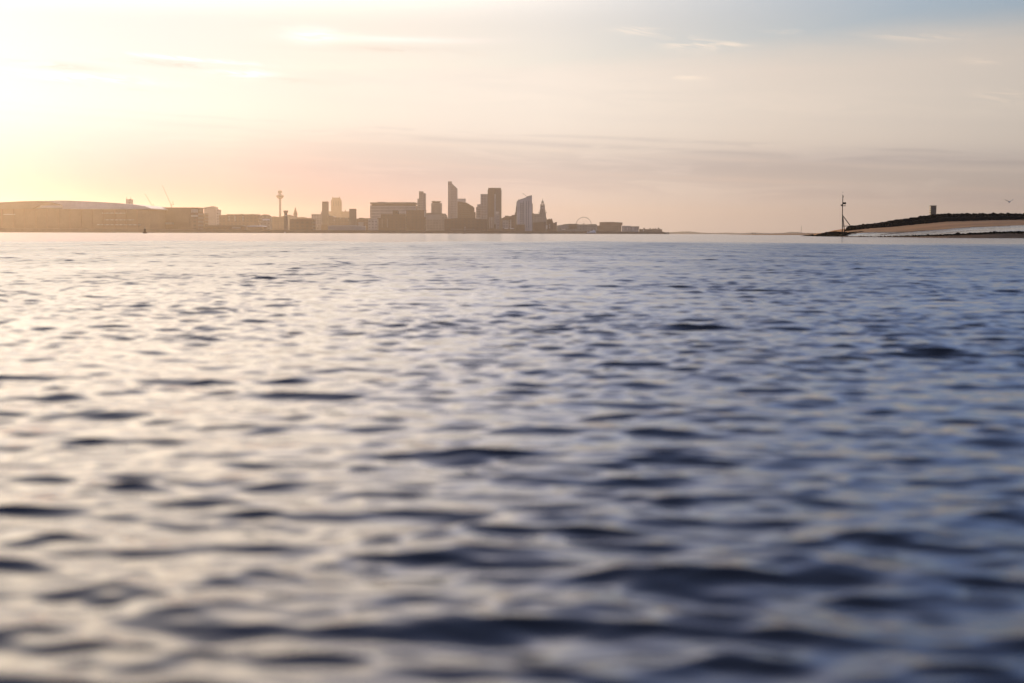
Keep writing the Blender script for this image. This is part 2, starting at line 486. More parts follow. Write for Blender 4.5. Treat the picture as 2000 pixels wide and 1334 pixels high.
# ---- left: stadium by the water
b = B("stadium", "huge low stadium with curved pale metal roof over brick walls at left", "stadium", -190, 292, 2185)
b.part("wall", Shape().prism_xy([(b.x(-185), 8), (b.x(-170), 0), (b.x(270), 0), (b.x(289), 10), (b.x(289), 170), (b.x(270), 182), (b.x(-170), 182), (b.x(-185), 172)], 0, b.z(408)), 'plain_brick')
arc = []
for px, py in ((-190, 407), (-150, 402), (-90, 398), (0, 394.5), (60, 392), (130, 391.5), (180, 393.5), (230, 396.5), (262, 399.5), (282, 402.5), (293, 406.8)):
    arc.append((px, py))
b.outline("roof", arc + [(293, 408), (-190, 408)], 'metal_roof', depth=168, y0=6)
tip = [(-190, 408), (-150, 404), (-80, 399.5), (0, 396.6), (40, 393.8), (75, 392.9), (100, 394.6), (118, 399.5), (121, 401), (80, 401), (70, 405.5), (64, 408)]
b.outline("end_stand", tip, 'dark_concrete', depth=7, y0=-2)
b.block("glazed_gap", 80, 120, 401.2, 'slit', depth=6, y0=-1.0, bottom=405.6)
for i, px in enumerate(range(-150, 280, 22)):
    b.block("buttress", px, px + 1.6, 409, 'red_stone', depth=1.5, y0=-1.4)
for y_, x0_, x1_ in ((415, 200, 247), (428, 205, 262), (437.5, 190, 275), (418, 8, 30)):
    b.block("glazing_band", x0_, x1_, y_, 'pale', depth=0.6, y0=-0.5, bottom=y_ + 1.6)

b = B("chimney_block", "slim pale block rising behind the right end of the stadium roof", "tower", 247, 257, 2700)
b.block("wall", 247, 257, 389, 'pale', depth=14)
b.block("roof_mast", 247.6, 248.4, 385, 'steel', depth=1, y0=2, bottom=389); b.block("roof_mast", 255.4, 256.2, 385.5, 'steel', depth=1, y0=2, bottom=389)

b = B("warehouse", "broad flat-topped brick warehouse with columned right end beside the stadium", "warehouse", 292, 388, 2300)
b.block("wall", 293.5, 373, 406.5, 'plain_brick', depth=60)
b.block("parapet", 292.5, 388, 405, 'dark_concrete', depth=60.3, y0=-0.4, bottom=406.4)
b.block("end_pavilion", 373.1, 387, 406.5, 'brick', depth=40, y0=1.0)
for px in (374, 376.6, 379.2, 381.8, 384.4):
    b.block("window", px + .4, px + 1.7, 408.5, 'slit', depth=0.5, y0=0.6, bottom=415)
b.block("sill_band", 373.3, 386.8, 420.0, 'pale_concrete', depth=0.5, y0=0.5, bottom=423.2)
b.block("shed_roof", 317, 340, 434.5, 'shed', depth=5, y0=-5.2, bottom=438.5)
b.block("corner_bracket", 387.1, 389, 407.8, 'dark_concrete', depth=4, y0=3, bottom=410.8)

def crane(label, base_px, hook_px, jib0, jib1, tail, apex, dist):
    c = B("tower_crane", label, "crane", base_px - 1, base_px + 1, dist, "cranes over the warehouse")
    w = c.px
    P3 = lambda q: (c.x(q[0]), 0, c.z(q[1]))
    c.part("mast", Shape().box(-w*.45, w*.45, -w*.45, w*.45, 0, c.z(jib0[1])), 'steel')
    s = Shape()
    a, e = Vector(P3(jib0)), Vector(P3(jib1))
    n_ = 14
    up = Vector((-(e - a).z, 0, (e - a).x)).normalized()*w*.8
    s.tube(a, e, w*.2); s.tube(a + up, e, w*.14)
    for i in range(n_):
        s.tube(a.lerp(e, i/n_), (a + up).lerp(e, (i + .5)/n_), w*.10, n=5); s.tube((a + up).lerp(e, (i + .5)/n_), a.lerp(e, (i + 1)/n_), w*.10, n=5)
    c.part("jib", s, 'steel')
    s = Shape(); s.tube(P3(jib0), P3(apex), w*.28); s.tube(P3(apex), P3(tail), w*.16)
    c.part("apex_frame", s, 'steel')
    t_ = Vector(P3(tail))
    c.part("counterweight", Shape().box(t_.x - w*1.6, t_.x + w*.6, -w*.8, w*.8, t_.z - w*.5, t_.z + w*.8), 'dark_concrete')
    c.part("cab", Shape().box(-w*.9, w*.7, -w*.8, w*.8, c.z(jib0[1]) - w, c.z(jib0[1])), 'steel')
    j = Vector(P3(jib1))
    c.part("hook_block", Shape().box(j.x - w*.5, j.x + w*.5, -w*.4, w*.4, j.z - w*1.4, j.z - w*.2).tube(j, (j.x, 0, j.z - w*.2), w*.1), 'steel')
crane("shorter luffing tower crane leaning left just beyond the stadium roof", 299.5, 0, (298.5, 402.5), (284.5, 379), (301.8, 402.4), (300.5, 398), 2600)
crane("taller luffing tower crane with long raised jib above the warehouse", 335.3, 0, (335, 400.5), (319, 363), (339.6, 399.4), (339, 392.5), 2500)

# ---- between the warehouse and the clock tower
b = B("flat_block", "square pale block of flats with stepped right side, right of the warehouse", "apartment block", 399, 428, 3300)
b.outline("wall", [(399, None), (399, 405), (408, 404), (414, 403.5), (418, 404), (421, 404.5), (421, None)], 'concrete', depth=30)
b.outline("stair_wing", [(421.1, None), (421.1, 407), (424, 409), (428, 409.6), (428, None)], 'grey', depth=24, y0=2)
b.block("roof_plant", 410, 418, 402.8, 'concrete', depth=12, y0=8, bottom=404)
b = B("dock_shed", "low flat shed filling the gap between the warehouse and the pale flats", "shed", 388, 401, 2750)
b.block("wall", 388, 401, 417.5, 'brick', depth=30); b.block("roof", 387.8, 401.2, 416.6, 'roof', depth=31, y0=-.5, bottom=417.4)
b = B("long_mill", "long low building with flat roofline between the pale flats and the gabled house", "mill", 428, 505, 2950)
b.outline("wall", [(428.2, None), (428.2, 420), (443, 419.5), (443, None)], 'brick', depth=26, y0=1)
b.block("main_wall", 443.1, 505, 419.3, 'brick', depth=26)
b.block("roof", 443, 505.2, 418.5, 'roof', depth=27, y0=-.5, bottom=419.2)
for px in (470, 491): b.block("roof_plant", px, px + 3, 417.6, 'concrete', depth=6, y0=6, bottom=418.5)
for px in (447, 458.5, 474): b.block("stair_panel", px, px + 1.6, 422, 'pale', depth=.5, y0=-.45, bottom=432)
b = B("gabled_house", "pale gabled house at the right end of the long low building", "house", 505, 528, 3100)
b.outline("wall", [(506, None), (506, 423.5), (513, 421.8), (513, 420.6), (523, 420.3), (528, 423.8), (528, None)], 'stone', depth=20)
b.outline("roof", [(505.5, 423.6), (512, 419.8), (516, 418.8), (523, 419.2), (528.5, 423.2), (528.5, 423.9), (523, 420.2), (513, 420.5), (506, 423.7)], 'roof', depth=21, y0=-.6)
b.block("gable_end", 513, 527, 427.8, 'white', depth=.5, y0=-.5, bottom=430.3)
b = B("dome_shed", "low shed with a bright shallow curved roof on the quay left of the clock tower", "shed", 480, 516, 2560)
b.block("wall", 481, 516, 442.6, 'dark_brick', depth=30)
b.outline("roof", [(480.5, 442.5), (484, 441.2), (494, 440.4), (505, 440.4), (512, 441.3), (517, 442.5)], 'white', depth=31, y0=-.5)
b = B("quay_shed", "long dark transit shed along the quay below the pale flats", "shed", 396, 478, 2420)
b.block("wall", 396, 478, 442.5, 'dark_brick', depth=28); b.outline("roof", [(395.5, 442.4), (402, 439.8), (472, 439.8), (478.5, 442.4)], 'roof', depth=29, y0=-.5)
b.block("pale_door", 453, 470, 443.2, 'shed', depth=.5, y0=-.45, bottom=446)
b = B("terrace", "dim terrace of low roofs running right behind the gabled house", "terrace", 528, 556, 3700)
b.outline("wall", [(528, None), (528, 424.2), (534, 423.2), (545, 424.6), (552, 423), (558, 420.6), (558, None)], 'brick', depth=40)
b.outline("roof", [(527.8, 424.1), (534, 422.6), (545, 424.0), (552, 422.4), (558, 420), (558, 420.5), (552, 422.9), (545, 424.5), (534, 423.1)], 'roof', depth=41, y0=-.5)

b = B("observation_tower", "tall concrete observation tower with round pod and drum near the top", "tower", 540, 555, 5000)
u = b.px
b.part("shaft", Shape().lathe([(2.35*u, 0), (2.15*u, b.z(420)), (1.95*u, b.z(388.2))], n=24), 'concrete')
b.part("pod", Shape().lathe([(1.95*u, b.z(388.6)), (5.4*u, b.z(386.9)), (6.9*u, b.z(384.6)), (7.5*u, b.z(382.6)), (7.1*u, b.z(381.6)), (4.2*u, b.z(380.4)), (2.2*u, b.z(379.4)), (1.7*u, b.z(377.6))], n=36), 'concrete')
b.part("window_ring", Shape().lathe([(7.05*u, b.z(384.3)), (7.56*u, b.z(382.9))], n=36), 'dark_glass')
b.part("drum", Shape().lathe([(2.0*u, b.z(377.7)), (3.8*u, b.z(377.0)), (3.9*u, b.z(373.2)), (3.5*u, b.z(372.2)), (0.4*u, b.z(371.9))], n=28), 'concrete')
b.part("aerial", Shape().tube((0, 0, b.z(372)), (0, 0, b.z(369.8)), .12*u), 'steel')

b = B("clock_tower", "dark stone dock tower with wide flat battlement cap standing on the quay", "tower", 554, 563, 2500)
u = b.px
b.part("shaft", Shape().lathe([(4.2*u, 0), (3.6*u, b.z(440)), (3.1*u, b.z(418)), (3.1*u, b.z(416))], n=12, smooth=False), 'dark_concrete')
b.part("cap", Shape().lathe([(3.2*u, b.z(416)), (4.4*u, b.z(414.4)), (4.5*u, b.z(412.4)), (4.2*u, b.z(412.2))], n=12, smooth=False), 'dark_concrete')
for k_ in range(8):
    a_ = math.pi*2*k_/8
    b.part("merlon", Shape().box(3.7*u*math.cos(a_) - .55*u, 3.7*u*math.cos(a_) + .55*u, 3.7*u*math.sin(a_) - .55*u, 3.7*u*math.sin(a_) + .55*u, b.z(412.3), b.z(411.2)), 'dark_concrete')
b.block("clock_face", 557.4, 560.8, 419.5, 'pale_concrete', depth=.6, y0=-3.4*u, bottom=422.5)

b = B("church", "small church with one sharp grey spire right of the dock tower", "church", 572, 582, 4200)
u = b.px
b.block("tower", 573.6, 580.2, 419, 'stone', depth=6.6*u)
b.part("spire", Shape().add([(b.x(573.2), -.2*u, b.z(419)), (b.x(580.6), -.2*u, b.z(419)), (b.x(580.6), 6.8*u, b.z(419)), (b.x(573.2), 6.8*u, b.z(419)), (b.x(576.6), 3.3*u, b.z(403.6))], [(0, 1, 4), (1, 2, 4), (2, 3, 4), (3, 0, 4), (3, 2, 1, 0)]), 'roof')
b.outline("nave", [(562, None), (562, 421), (564, 419), (570, 421.3), (573.5, 422.5), (573.5, None)], 'stone', depth=30, y0=2)
b = B("terrace", "long row of low roofs between the spire and the square tower", "terrace", 582, 609, 3900)
b.outline("wall", [(580.5, None), (580.5, 424.4), (592, 424), (600, 425.6), (609, 425.8), (609, None)], 'brick', depth=40)
for px in (584, 588.4, 592, 597): b.block("chimney", px, px + 1.0, 423.3, 'red_stone', depth=2, y0=4, bottom=425)
b = B("quay_shed", "dark low transit shed on the quay between dock tower and grain block", "shed", 566, 611, 2620)
b.block("wall", 566, 611, 428.6, 'dark_brick', depth=40); b.block("roof", 565.6, 611.4, 427.8, 'roof', depth=41, y0=-.5, bottom=428.5)

b = B("office_block", "wide flat office block at the foot of the slim square tower", "office block", 608.5, 641, 3700)
b.block("wall", 608.5, 641, 419.2, 'grey', depth=40); b.block("parapet", 608.3, 641.2, 418.3, 'concrete', depth=41, y0=-.5, bottom=419.1)
b.block("podium", 610, 629, 440.5, 'pale', depth=3, y0=-3.1, bottom=442.6)
b = B("square_tower", "slim dark square tower with flared foot left of the cathedral", "tower", 626, 641, 3650)
b.block("shaft", 629.4, 640.2, 393.4, 'dark_concrete', depth=22)
b.block("dark_panel", 631, 638.6, 394.6, 'dark_glass', depth=.5, y0=-.5, bottom=397)
b.outline("flared_foot", [(626, None), (626, 418.3), (629.3, 410), (629.3, None)], 'concrete', depth=20, y0=1)
b.block("lift_lobby", 628, 640, 438.6, 'dark_brick', depth=6, y0=-6.1)
b = B("cathedral", "massive square cathedral tower with corner pinnacles and long nave", "cathedral", 640, 682, 6200)
u = b.px
b.outline("tower", [(646.6, None), (646.8, 391.3), (647.6, 390.2), (648.6, 390), (649.2, 386), (663.4, 386), (664, 390.2), (665.4, 391), (665.8, 400), (666.6, None)], 'red_stone', depth=18*u)
for px in (649.1, 662.4): b.block("pinnacle", px, px + 1.1, 384.3, 'red_stone', depth=1.4*u, y0=.5*u, bottom=386)
for px in (652.3, 655.6, 658.9): b.block("pinnacle", px, px + .6, 385.2, 'red_stone', depth=.8*u, y0=.5*u, bottom=386)
b.block("nave", 640.4, 646.7, 412.6, 'red_stone', depth=26*u, y0=2*u)
b.block("choir", 666.7, 682, 412.8, 'red_stone', depth=26*u, y0=2*u)
b.outline("fleche", [(672.8, 412.7), (673.2, 411), (674, 409.2), (674.6, 411), (675.2, 412.7)], 'red_stone', depth=2*u, y0=6*u)
for px in (651.5, 656, 660.5): b.block("belfry_window", px, px + 1.4, 393, 'dark_glass', depth=.6, y0=-.55, bottom=402)
b = B("hall_block", "dark broad hall with small lit windows below the cathedral", "hall", 641, 683, 3600)
b.outline("wall", [(641.2, None), (641.2, 421.5), (649, 421.8), (655, 424.6), (683, 425), (683, None)], 'brick', depth=40, y0=2)
for px, py in ((652.2, 429.6), (664.2, 425.6), (674.3, 425.4), (677.6, 425.2), (679.4, 429)):
    b.block("window", px, px + 1.1, py, 'slit', depth=.6, y0=1.5, bottom=py + 1.2)  # window light painted as pale glazing colour
b = B("ferry_shed", "long pale sheet-clad shed at the waterside below the cathedral", "shed", 640, 712, 2760)
b.outline("wall", [(640.5, None), (640.5, 441.4), (690, 441.2), (712, 442.6), (712, None)], 'shed', depth=22)
b.outline("roof", [(640.3, 441.3), (650, 440.4), (690, 440.2), (712.3, 441.8), (712.3, 442.5), (690, 441.1)], 'metal_roof', depth=23, y0=-.5)
b = B("ventilation_tower", "dark windowless ventilation tower with splayed feet left of the slab office", "tower", 682, 697, 3100)
b.block("shaft", 682.3, 694.4, 408.6, 'dark_concrete', depth=20); b.block("coping", 682.1, 694.6, 407.8, 'roof', depth=20.4, y0=-.3, bottom=408.5)
b.outline("foot", [(694.5, None), (694.5, 432), (697, None)], 'dark_concrete', depth=16, y0=2)
b.outline("foot", [(682.2, None), (682.2, 434), (679.8, None)], 'dark_concrete', depth=16, y0=2)
b = B("brick_mill", "low brown mill between the ventilation tower and the slab office", "mill", 695, 723, 3350)
b.outline("wall", [(695, None), (695, 427), (701, 426.6), (701, 425.4), (708, 425.3), (708.1, 426.2), (723, 426.2), (723, None)], 'brick', depth=36)
b.block("chimney", 718.6, 720, 436, 'dark_concrete', depth=2, y0=-2.2)
b.block("pale_panel", 700, 710, 434, 'shed', depth=.5, y0=-.45, bottom=443)

# ---- the big slab with horizontal window bands
b = B("slab_office", "wide brown slab office with stacked horizontal window bands and overhanging top", "office block", 722.5, 813.5, 3550)
b.block("wall", 723, 812.6, 401.3, 'dark_concrete', depth=55)
b.block("top_storey", 726, 810.5, 399.4, 'dark_glass', depth=50, y0=3, bottom=401.2)
b.block("roof_slab", 723.2, 812.4, 395.4, 'dark_concrete', depth=56, y0=-.6, bottom=399.3)
for x0_, x1_, t_ in ((737, 751, 394.2), (753.2, 755, 394.4), (766, 781, 394.7), (783, 800, 394.7), (801, 802.4, 394.3), (806.2, 808, 394.2), (758, 764, 394.9)):
    b.block("roof_plant", x0_, x1_, t_, 'concrete', depth=14, y0=10, bottom=395.5)
for i in range(9):
    y_ = 402.8 + i*2.95
    b.block("window_band", 723.6, 812.0, y_, 'band', depth=.7, y0=-.65, bottom=y_ + 1.25)
b = B("dark_mill", "dark stepped brick mill low in front of the slab office", "mill", 737, 792, 3150)
b.outline("wall", [(737, None), (737, 425.8), (743.8, 425.6), (743.8, 418), (767, 418), (767, 411.5), (776, 411.5), (776, 418), (792, 418), (792, None)], 'dark_brick', depth=40)
for px in (746, 756): b.block("stair_panel", px, px + .8, 427, 'grey', depth=.4, y0=-.38, bottom=444)
b = B("apartment_block", "dark square apartment block standing before the right end of the slab", "apartment block", 792, 831, 3300)
b.block("wall", 792.6, 830.4, 410.8, 'dark_brick', depth=45)
b.block("roof", 792.2, 830.8, 409.9, 'roof', depth=46, y0=-.5, bottom=410.7)
b.block("corner_glazing", 792.0, 793.0, 411.5, 'slit', depth=1, y0=-.8, bottom=426)
b.block("corner_glazing", 829.3, 830.6, 411.5, 'slit', depth=1, y0=-.8, bottom=423.5)
b = B("low_terrace", "two-storey block with faint window rows left of the dark mill", "terrace", 716, 737, 3080)
b.block("wall", 719.5, 736.8, 427.5, 'grey', depth=25)
for y_ in (430, 433.5, 437): b.block("window_band", 727.5, 735.6, y_, 'pale', depth=.5, y0=-.45, bottom=y_ + 1.2)

b = B("stepped_tower", "pale slim tower stepped on both sides just right of the slab", "skyscraper", 815, 831.5, 3950)
b.block("main_shaft", 818.4, 826.4, 374.4, 'grey', depth=26); b.block("left_wing", 815.2, 818.3, 388.2, 'grey', depth=22, y0=2); b.block("right_wing", 826.5, 831.3, 377.4, 'glass', depth=22, y0=1)
b.block("crown", 818.2, 826.6, 373.8, 'roof', depth=26.6, y0=-.3, bottom=374.3)
for px in (820, 822, 824): b.block("fin", px, px + .5, 376, 'dark_concrete', depth=.6, y0=-.6)
b = B("domed_hall", "grey low hall with sloping shoulders below the ribbed tower", "hall", 831, 874, 3800)
b.outline("wall", [(831.5, None), (831.5, 416.2), (841, 416.4), (862, 417.6), (869, 418), (872, 422), (874.5, 427), (874.5, None)], 'stone', depth=40)
b.outline("roof", [(831.3, 416.1), (841, 415.6), (862.5, 416.8), (869.2, 417.2), (872.6, 421.8), (872, 421.9), (869, 417.9), (862, 417.5), (841, 416.3)], 'roof', depth=41, y0=-.5)
b.block("pale_panel", 833, 860, 419.5, 'shed', depth=.5, y0=-.45, bottom=429)
b = B("ribbed_tower", "mid-height ribbed tower with floating flat roof slab", "skyscraper", 842, 863, 4050)
b.block("wall", 842.3, 862.4, 396.6, 'grey', depth=30); b.block("recess", 844.5, 858.5, 394.6, 'dark_glass', depth=24, y0=3, bottom=396.5)
b.block("roof_slab", 843, 860.6, 392.9, 'roof', depth=30, y0=-.3, bottom=394.5)
for px in (843.4, 846, 848.6, 851.2, 853.8, 856.4, 859): b.block("fin", px, px + 1.0, 397.4, 'dark_concrete', depth=.9, y0=-.9)
b.block("roof_plant", 845.5, 849.5, 392.2, 'concrete', depth=8, y0=6, bottom=392.8)

b = B("blade_tower", "tallest tower, a slim grey slab with sharply slanted top", "skyscraper", 875, 893, 4100)
b.outline("main_shaft", [(875, None), (875, 355), (882, 355), (882, None)], 'glass', depth=30)
b.outline("slanted_wing", [(882.1, None), (882.1, 358), (885, 360.6), (888.6, 364), (893, 368), (893, None)], 'glass', depth=27, y0=1)
for i, px in enumerate((877.2, 879.6, 882.6, 884.8, 887, 889.2, 891.2)): b.block("fin", px, px + .45, 362 if px < 883 else 362 + (px - 882)*0.95, 'pale_concrete', depth=.8, y0=-.8 if px < 882 else .2)
b.block("roof_edge", 874.8, 882.1, 354.4, 'roof', depth=30.6, y0=-.3, bottom=354.95)
b = B("pale_slab", "small pale slab peeping over the curved block behind the tallest tower", "office block", 893, 909.5, 4400)
b.block("wall", 893.2, 909.2, 388.8, 'pale', depth=24); b.block("roof", 893, 909.4, 388, 'concrete', depth=24.6, y0=-.3, bottom=388.7)
b = B("curved_block", "dark block whose rounded roofline steps down to the right", "apartment block", 892, 930, 3650)
stepd = [(893.4, None), (893.4, 393.4), (900, 394.2), (906, 395.4), (912.4, 396.2), (912.4, 398), (916.4, 398), (916.4, 400.4), (920, 400.4), (920, 402.4), (923.4, 402.4), (923.4, 405), (925.6, 405), (925.6, 414.2), (928.2, 414.2), (928.2, None)]
b.outline("wall", stepd, 'dark_brick', depth=45)
for i in range(6): b.block("balcony_band", 896, 912 + (8 if i > 1 else 0), 399.5 + i*4.2, 'dark_concrete', depth=.9, y0=-.9, bottom=400.3 + i*4.2)
b = B("dock_office", "long dark dock office at the water below the curved block", "office block", 876, 952, 3020)
b.outline("wall", [(868, None), (868, 428), (889, 426), (928, 426), (930, 428), (951.5, 428), (951.5, None)], 'dark_brick', depth=40)
b.block("pale_band", 880, 928, 447.2, 'shed', depth=.6, y0=-.5, bottom=448.1)
b.block("flag", 907.6, 909.2, 443.2, 'pale_concrete', depth=.3, y0=-4, bottom=445); b.part("flagpole", Shape().tube((b.x(908.2), -3.8, 0), (b.x(908.2), -3.8, b.z(442.8)), .15), 'white')

b = B("stepped_block", "pale stepped block climbing towards the tall twin tower", "apartment block", 929.5, 952.4, 3760)
b.block("low_step", 929.8, 931.9, 404.4, 'grey', depth=22, y0=2); b.block("middle_step", 932, 938.4, 399, 'grey', depth=26, y0=1); b.block("high_step", 938.5, 952.4, 379.8, 'glass', depth=30)
b.block("roof", 938.2, 952.6, 379.1, 'roof', depth=30.6, y0=-.3, bottom=379.7)
for i in range(4): b.block("window_band", 933, 951.5, 404 + i*4.6, 'dark_concrete', depth=.5, y0=-.5, bottom=405 + i*4.6)
b = B("twin_tower", "tall dark square tower split by one bright vertical strip", "skyscraper", 952, 979.4, 3600)
b.outline("left_shaft", [(952.4, None), (952.4, 371.8), (953.6, 367.6), (965.4, 367.4), (965.4, None)], 'dark_brick', depth=34)
b.outline("right_shaft", [(968, None), (968, 367.4), (978, 367.6), (979.2, 371.8), (979.2, None)], 'dark_concrete', depth=34)
b.block("stair_strip", 965.5, 967.9, 378.8, 'slit', depth=28, y0=2, bottom=438)
b.block("link_block", 965.5, 967.9, 367.6, 'dark_concrete', depth=28, y0=1, bottom=378.7)
b.block("link_block", 965.5, 967.9, 438.1, 'dark_concrete', depth=28, y0=1)
b.block("roof", 953.4, 978.2, 366.9, 'roof', depth=34.4, y0=-.2, bottom=367.35)
b.block("balcony_panel", 968.4, 974.6, 413, 'pale', depth=.6, y0=-.6, bottom=419)
for px in (956.2, 959.4, 962.4): b.block("fin", px, px + .8, 424, 'slit', depth=.6, y0=-.6, bottom=446)
b.block("glazed_base", 969, 975, 420, 'glass', depth=.5, y0=-.5, bottom=447)

b = B("hotel_block", "cluster of mixed low blocks with stepped roofs right of the twin tower", "hotel", 979, 1008, 3500)
b.outline("wall", [(979.4, None), (979.4, 426), (983, 425.4), (983, 424), (986, 423.8), (986, 421.2), (993.5, 421.2), (993.5, 422.4), (999, 422), (999, 420), (1005.4, 419.6), (1005.4, 415), (1007.4, 415), (1007.4, None)], 'brick', depth=40)
b.block("glazed_front", 981.5, 993.5, 430, 'grey', depth=.6, y0=-.6, bottom=446); b.block("pale_stair", 995.6, 998.4, 429, 'pale', depth=.6, y0=-.6, bottom=446)
for x0_, x1_ in ((985.2, 992.2), (996, 1004)): b.block("white_canopy", x0_, x1_, 445.6, 'white', depth=2, y0=-2.6, bottom=447.2)  # canopies in white paint

b = B("angled_tower", "pale apartment tower with slanted roof and a dark window grid", "skyscraper", 1005, 1041, 3400)
b.outline("wall", [(1009.8, None), (1009.4, 393.2), (1013, 391), (1019, 388.9), (1024.6, 387.2), (1025.6, 386), (1030, 384.2), (1034.6, 382.6), (1038.8, 381.9), (1039.3, None)], 'pale_concrete', depth=34)
b.outline("left_fin", [(1006.2, None), (1006.8, 417), (1007.4, 407), (1008.8, 394.6), (1009.3, 394.2), (1009.3, None)], 'dark_concrete', depth=26, y0=2)
b.outline("right_wing", [(1039.4, None), (1039.4, 397), (1040.4, 398), (1040.6, None)], 'dark_concrete', depth=26, y0=2)
b.outline("roof_edge", [(1009.2, 393.1), (1013, 390.3), (1019, 388.2), (1024.5, 386.6), (1024.6, 387.1), (1019, 388.8), (1013, 390.9)], 'roof', depth=34.5, y0=-.3)
b.outline("roof_edge", [(1025.5, 385.9), (1030, 383.5), (1034.6, 381.9), (1039, 381.2), (1038.8, 381.8), (1034.6, 382.5), (1030, 384.1)], 'roof', depth=34.5, y0=-.3)
wsh = Shape().box(0, b.px*1.5, -.35, .0, 0, b.px*1.9)
proto = None
for ci, px in enumerate((1016.2, 1018.9, 1021.6, 1027.2, 1031.4)):
    for k_ in range(15):
        py = 393.6 + k_*3.45
        if py < 394.5 and px < 1020: continue
        if proto is None:
            proto = b.part("window", wsh, 'dark_glass')
            o = proto
        else:
            o = proto.copy(); COL.objects.link(o); o.parent = b.root
        o.location = (b.x(px), -.02, b.z(py + 1.9))
b.part("roof_davit", Shape().tube((b.x(1030), 8, b.z(384.2)), (b.x(1020.6), 8, b.z(377.4)), .45), 'steel')
b.part("roof_mast", Shape().tube((b.x(1012.2), 6, b.z(391.6)), (b.x(1012.2), 6, b.z(388.2)), .4), 'steel')
b.block("podium", 1007, 1025, 438.4, 'dark_brick', depth=8, y0=-8.2)

b = B("pier_office", "ornate stone office with tiered clock tower and small domed top", "office building", 1040, 1071, 3950)
u = b.px
b.outline("wall", [(1040.8, None), (1040.8, 416.2), (1043, 416.6), (1043, 418.2), (1053.6, 418.2), (1053.6, 415.4), (1066, 415.4), (1066.4, 424), (1067.6, 426), (1067.6, None)], 'stone', depth=60)
b.block("cornice", 1042.8, 1053.8, 417.5, 'concrete', depth=60.6, y0=-.4, bottom=418.1)
cx = 1059.7
def tier(name, hw, y0_, y1_, mat='stone'):
    return b.part(name, Shape().box(b.x(cx - hw), b.x(cx + hw), 14*u - hw*u, 14*u + hw*u, b.z(y0_), b.z(y1_)), mat)
tier("tower_base", 5.6, 415.3, 409.3); tier("tower_stage", 4.6, 409.2, 402.6); tier("belfry", 4.1, 402.5, 400.8)
b.part("clock_face", Shape().lathe([(1.9*u, 0), (1.9*u, .5)], n=20), 'pale_concrete').matrix_local = Matrix.Translation((b.x(cx), 14*u - 4.65*u, b.z(406))) @ Matrix.Rotation(R(90), 4, 'X')
for dx in (-3.3, 3.3): 
    for dy in (-3.3, 3.3):
        b.part("turret", Shape().lathe([(.85*u, b.z(400.9)), (.85*u, b.z(399)), (.1*u, b.z(397.8))], cx=b.x(cx + dx), cy=14*u + dy*u, n=10), 'stone')
for k_ in range(8):
    a_ = 2*math.pi*k_/8 + .39
    b.part("column", Shape().tube((b.x(cx) + 2.1*u*math.cos(a_), 14*u + 2.1*u*math.sin(a_), b.z(400.8)), (b.x(cx) + 1.9*u*math.cos(a_), 14*u + 1.9*u*math.sin(a_), b.z(395.4)), .42*u), 'stone')
b.part("dome", Shape().lathe([(2.6*u, b.z(395.5)), (2.4*u, b.z(394.4)), (1.6*u, b.z(392.6)), (.6*u, b.z(391.4)), (.25*u, b.z(390.4))], cx=b.x(cx), cy=14*u, n=20), 'copper')
b.part("roof_figure", Shape().lathe([(.3*u, b.z(390.6)), (.55*u, b.z(389.4)), (.3*u, b.z(388.6)), (.1*u, b.z(387.6))], cx=b.x(cx), cy=14*u, n=8).tube((b.x(cx - .9), 14*u, b.z(388.5)), (b.x(cx + .9), 14*u, b.z(388.9)), .16*u), 'copper')
for dx in (-7.2, 6.9): b.part("corner_turret", Shape().lathe([(.8*u, b.z(416)), (.8*u, b.z(414.6)), (.1*u, b.z(413.2))], cx=b.x(cx + dx), cy=2*u, n=8), 'stone')

b = B("gabled_hall", "dark hall with two pointed gables right of the clock-tower office", "hall", 1067, 1088, 3500)
b.outline("wall", [(1067.7, None), (1067.7, 428.3), (1070, 428.6), (1073, 426.6), (1075.2, 429), (1076.6, 426.6), (1078.2, 428), (1079.2, 431), (1080.4, 434.6), (1080.4, None)], 'dark_brick', depth=30)
b.outline("right_wing", [(1080.5, None), (1080.5, 435.2), (1087.6, 433.4), (1087.6, None)], 'brick', depth=30, y0=1)
b.block("white_tower", 1065.6, 1069.2, 439.8, 'pale_concrete', depth=2, y0=-2.2, bottom=447.5)
b.block("pale_strip", 1072.8, 1074.4, 437, 'pale', depth=.6, y0=-.6, bottom=447)
b = B("quay_office", "dark low office at the waterside in front of the clock-tower building", "office block", 1041, 1067, 3300)
b.outline("wall", [(1041, None), (1041, 434.6), (1066, 433.4), (1066, None)], 'dark_brick', depth=30)

# ---- right of the towers: low waterfront
b = B("terminal_building", "low grey terminal with gently curved roof in front of the wheel", "terminal", 1088, 1166, 3950)
b.outline("wall", [(1088, None), (1088, 440.6), (1095, 440), (1101, 438.8), (1112, 437.8), (1126, 437.8), (1131, 438.8), (1145, 438.9), (1152, 438.4), (1164, 438.6), (1166.5, 440.8), (1166.5, None)], 'stone', depth=50)
b.outline("roof", [(1087.8, 440.5), (1095, 439.4), (1101, 438.2), (1112, 437.1), (1126, 437.1), (1131, 438.2), (1145, 438.3), (1152, 437.8), (1164.3, 438), (1166.8, 440.6), (1164, 438.55), (1152, 438.35), (1145, 438.8), (1131, 438.7), (1126, 437.7), (1112, 437.7), (1101, 438.7), (1095, 439.9)], 'roof', depth=51, y0=-.5)
b.block("dark_wing", 1112, 1126.5, 438.6, 'dark_brick', depth=.8, y0=-.8, bottom=447); b.block("pale_panel", 1094, 1109, 440.6, 'shed', depth=.7, y0=-.7, bottom=446)
b.block("roof_vent", 1139.4, 1141, 436.6, 'roof', depth=4, y0=4, bottom=438.4)
b.block("pale_awning", 1097, 1104.5, 447.4, 'white', depth=2, y0=-2.4, bottom=448.4)

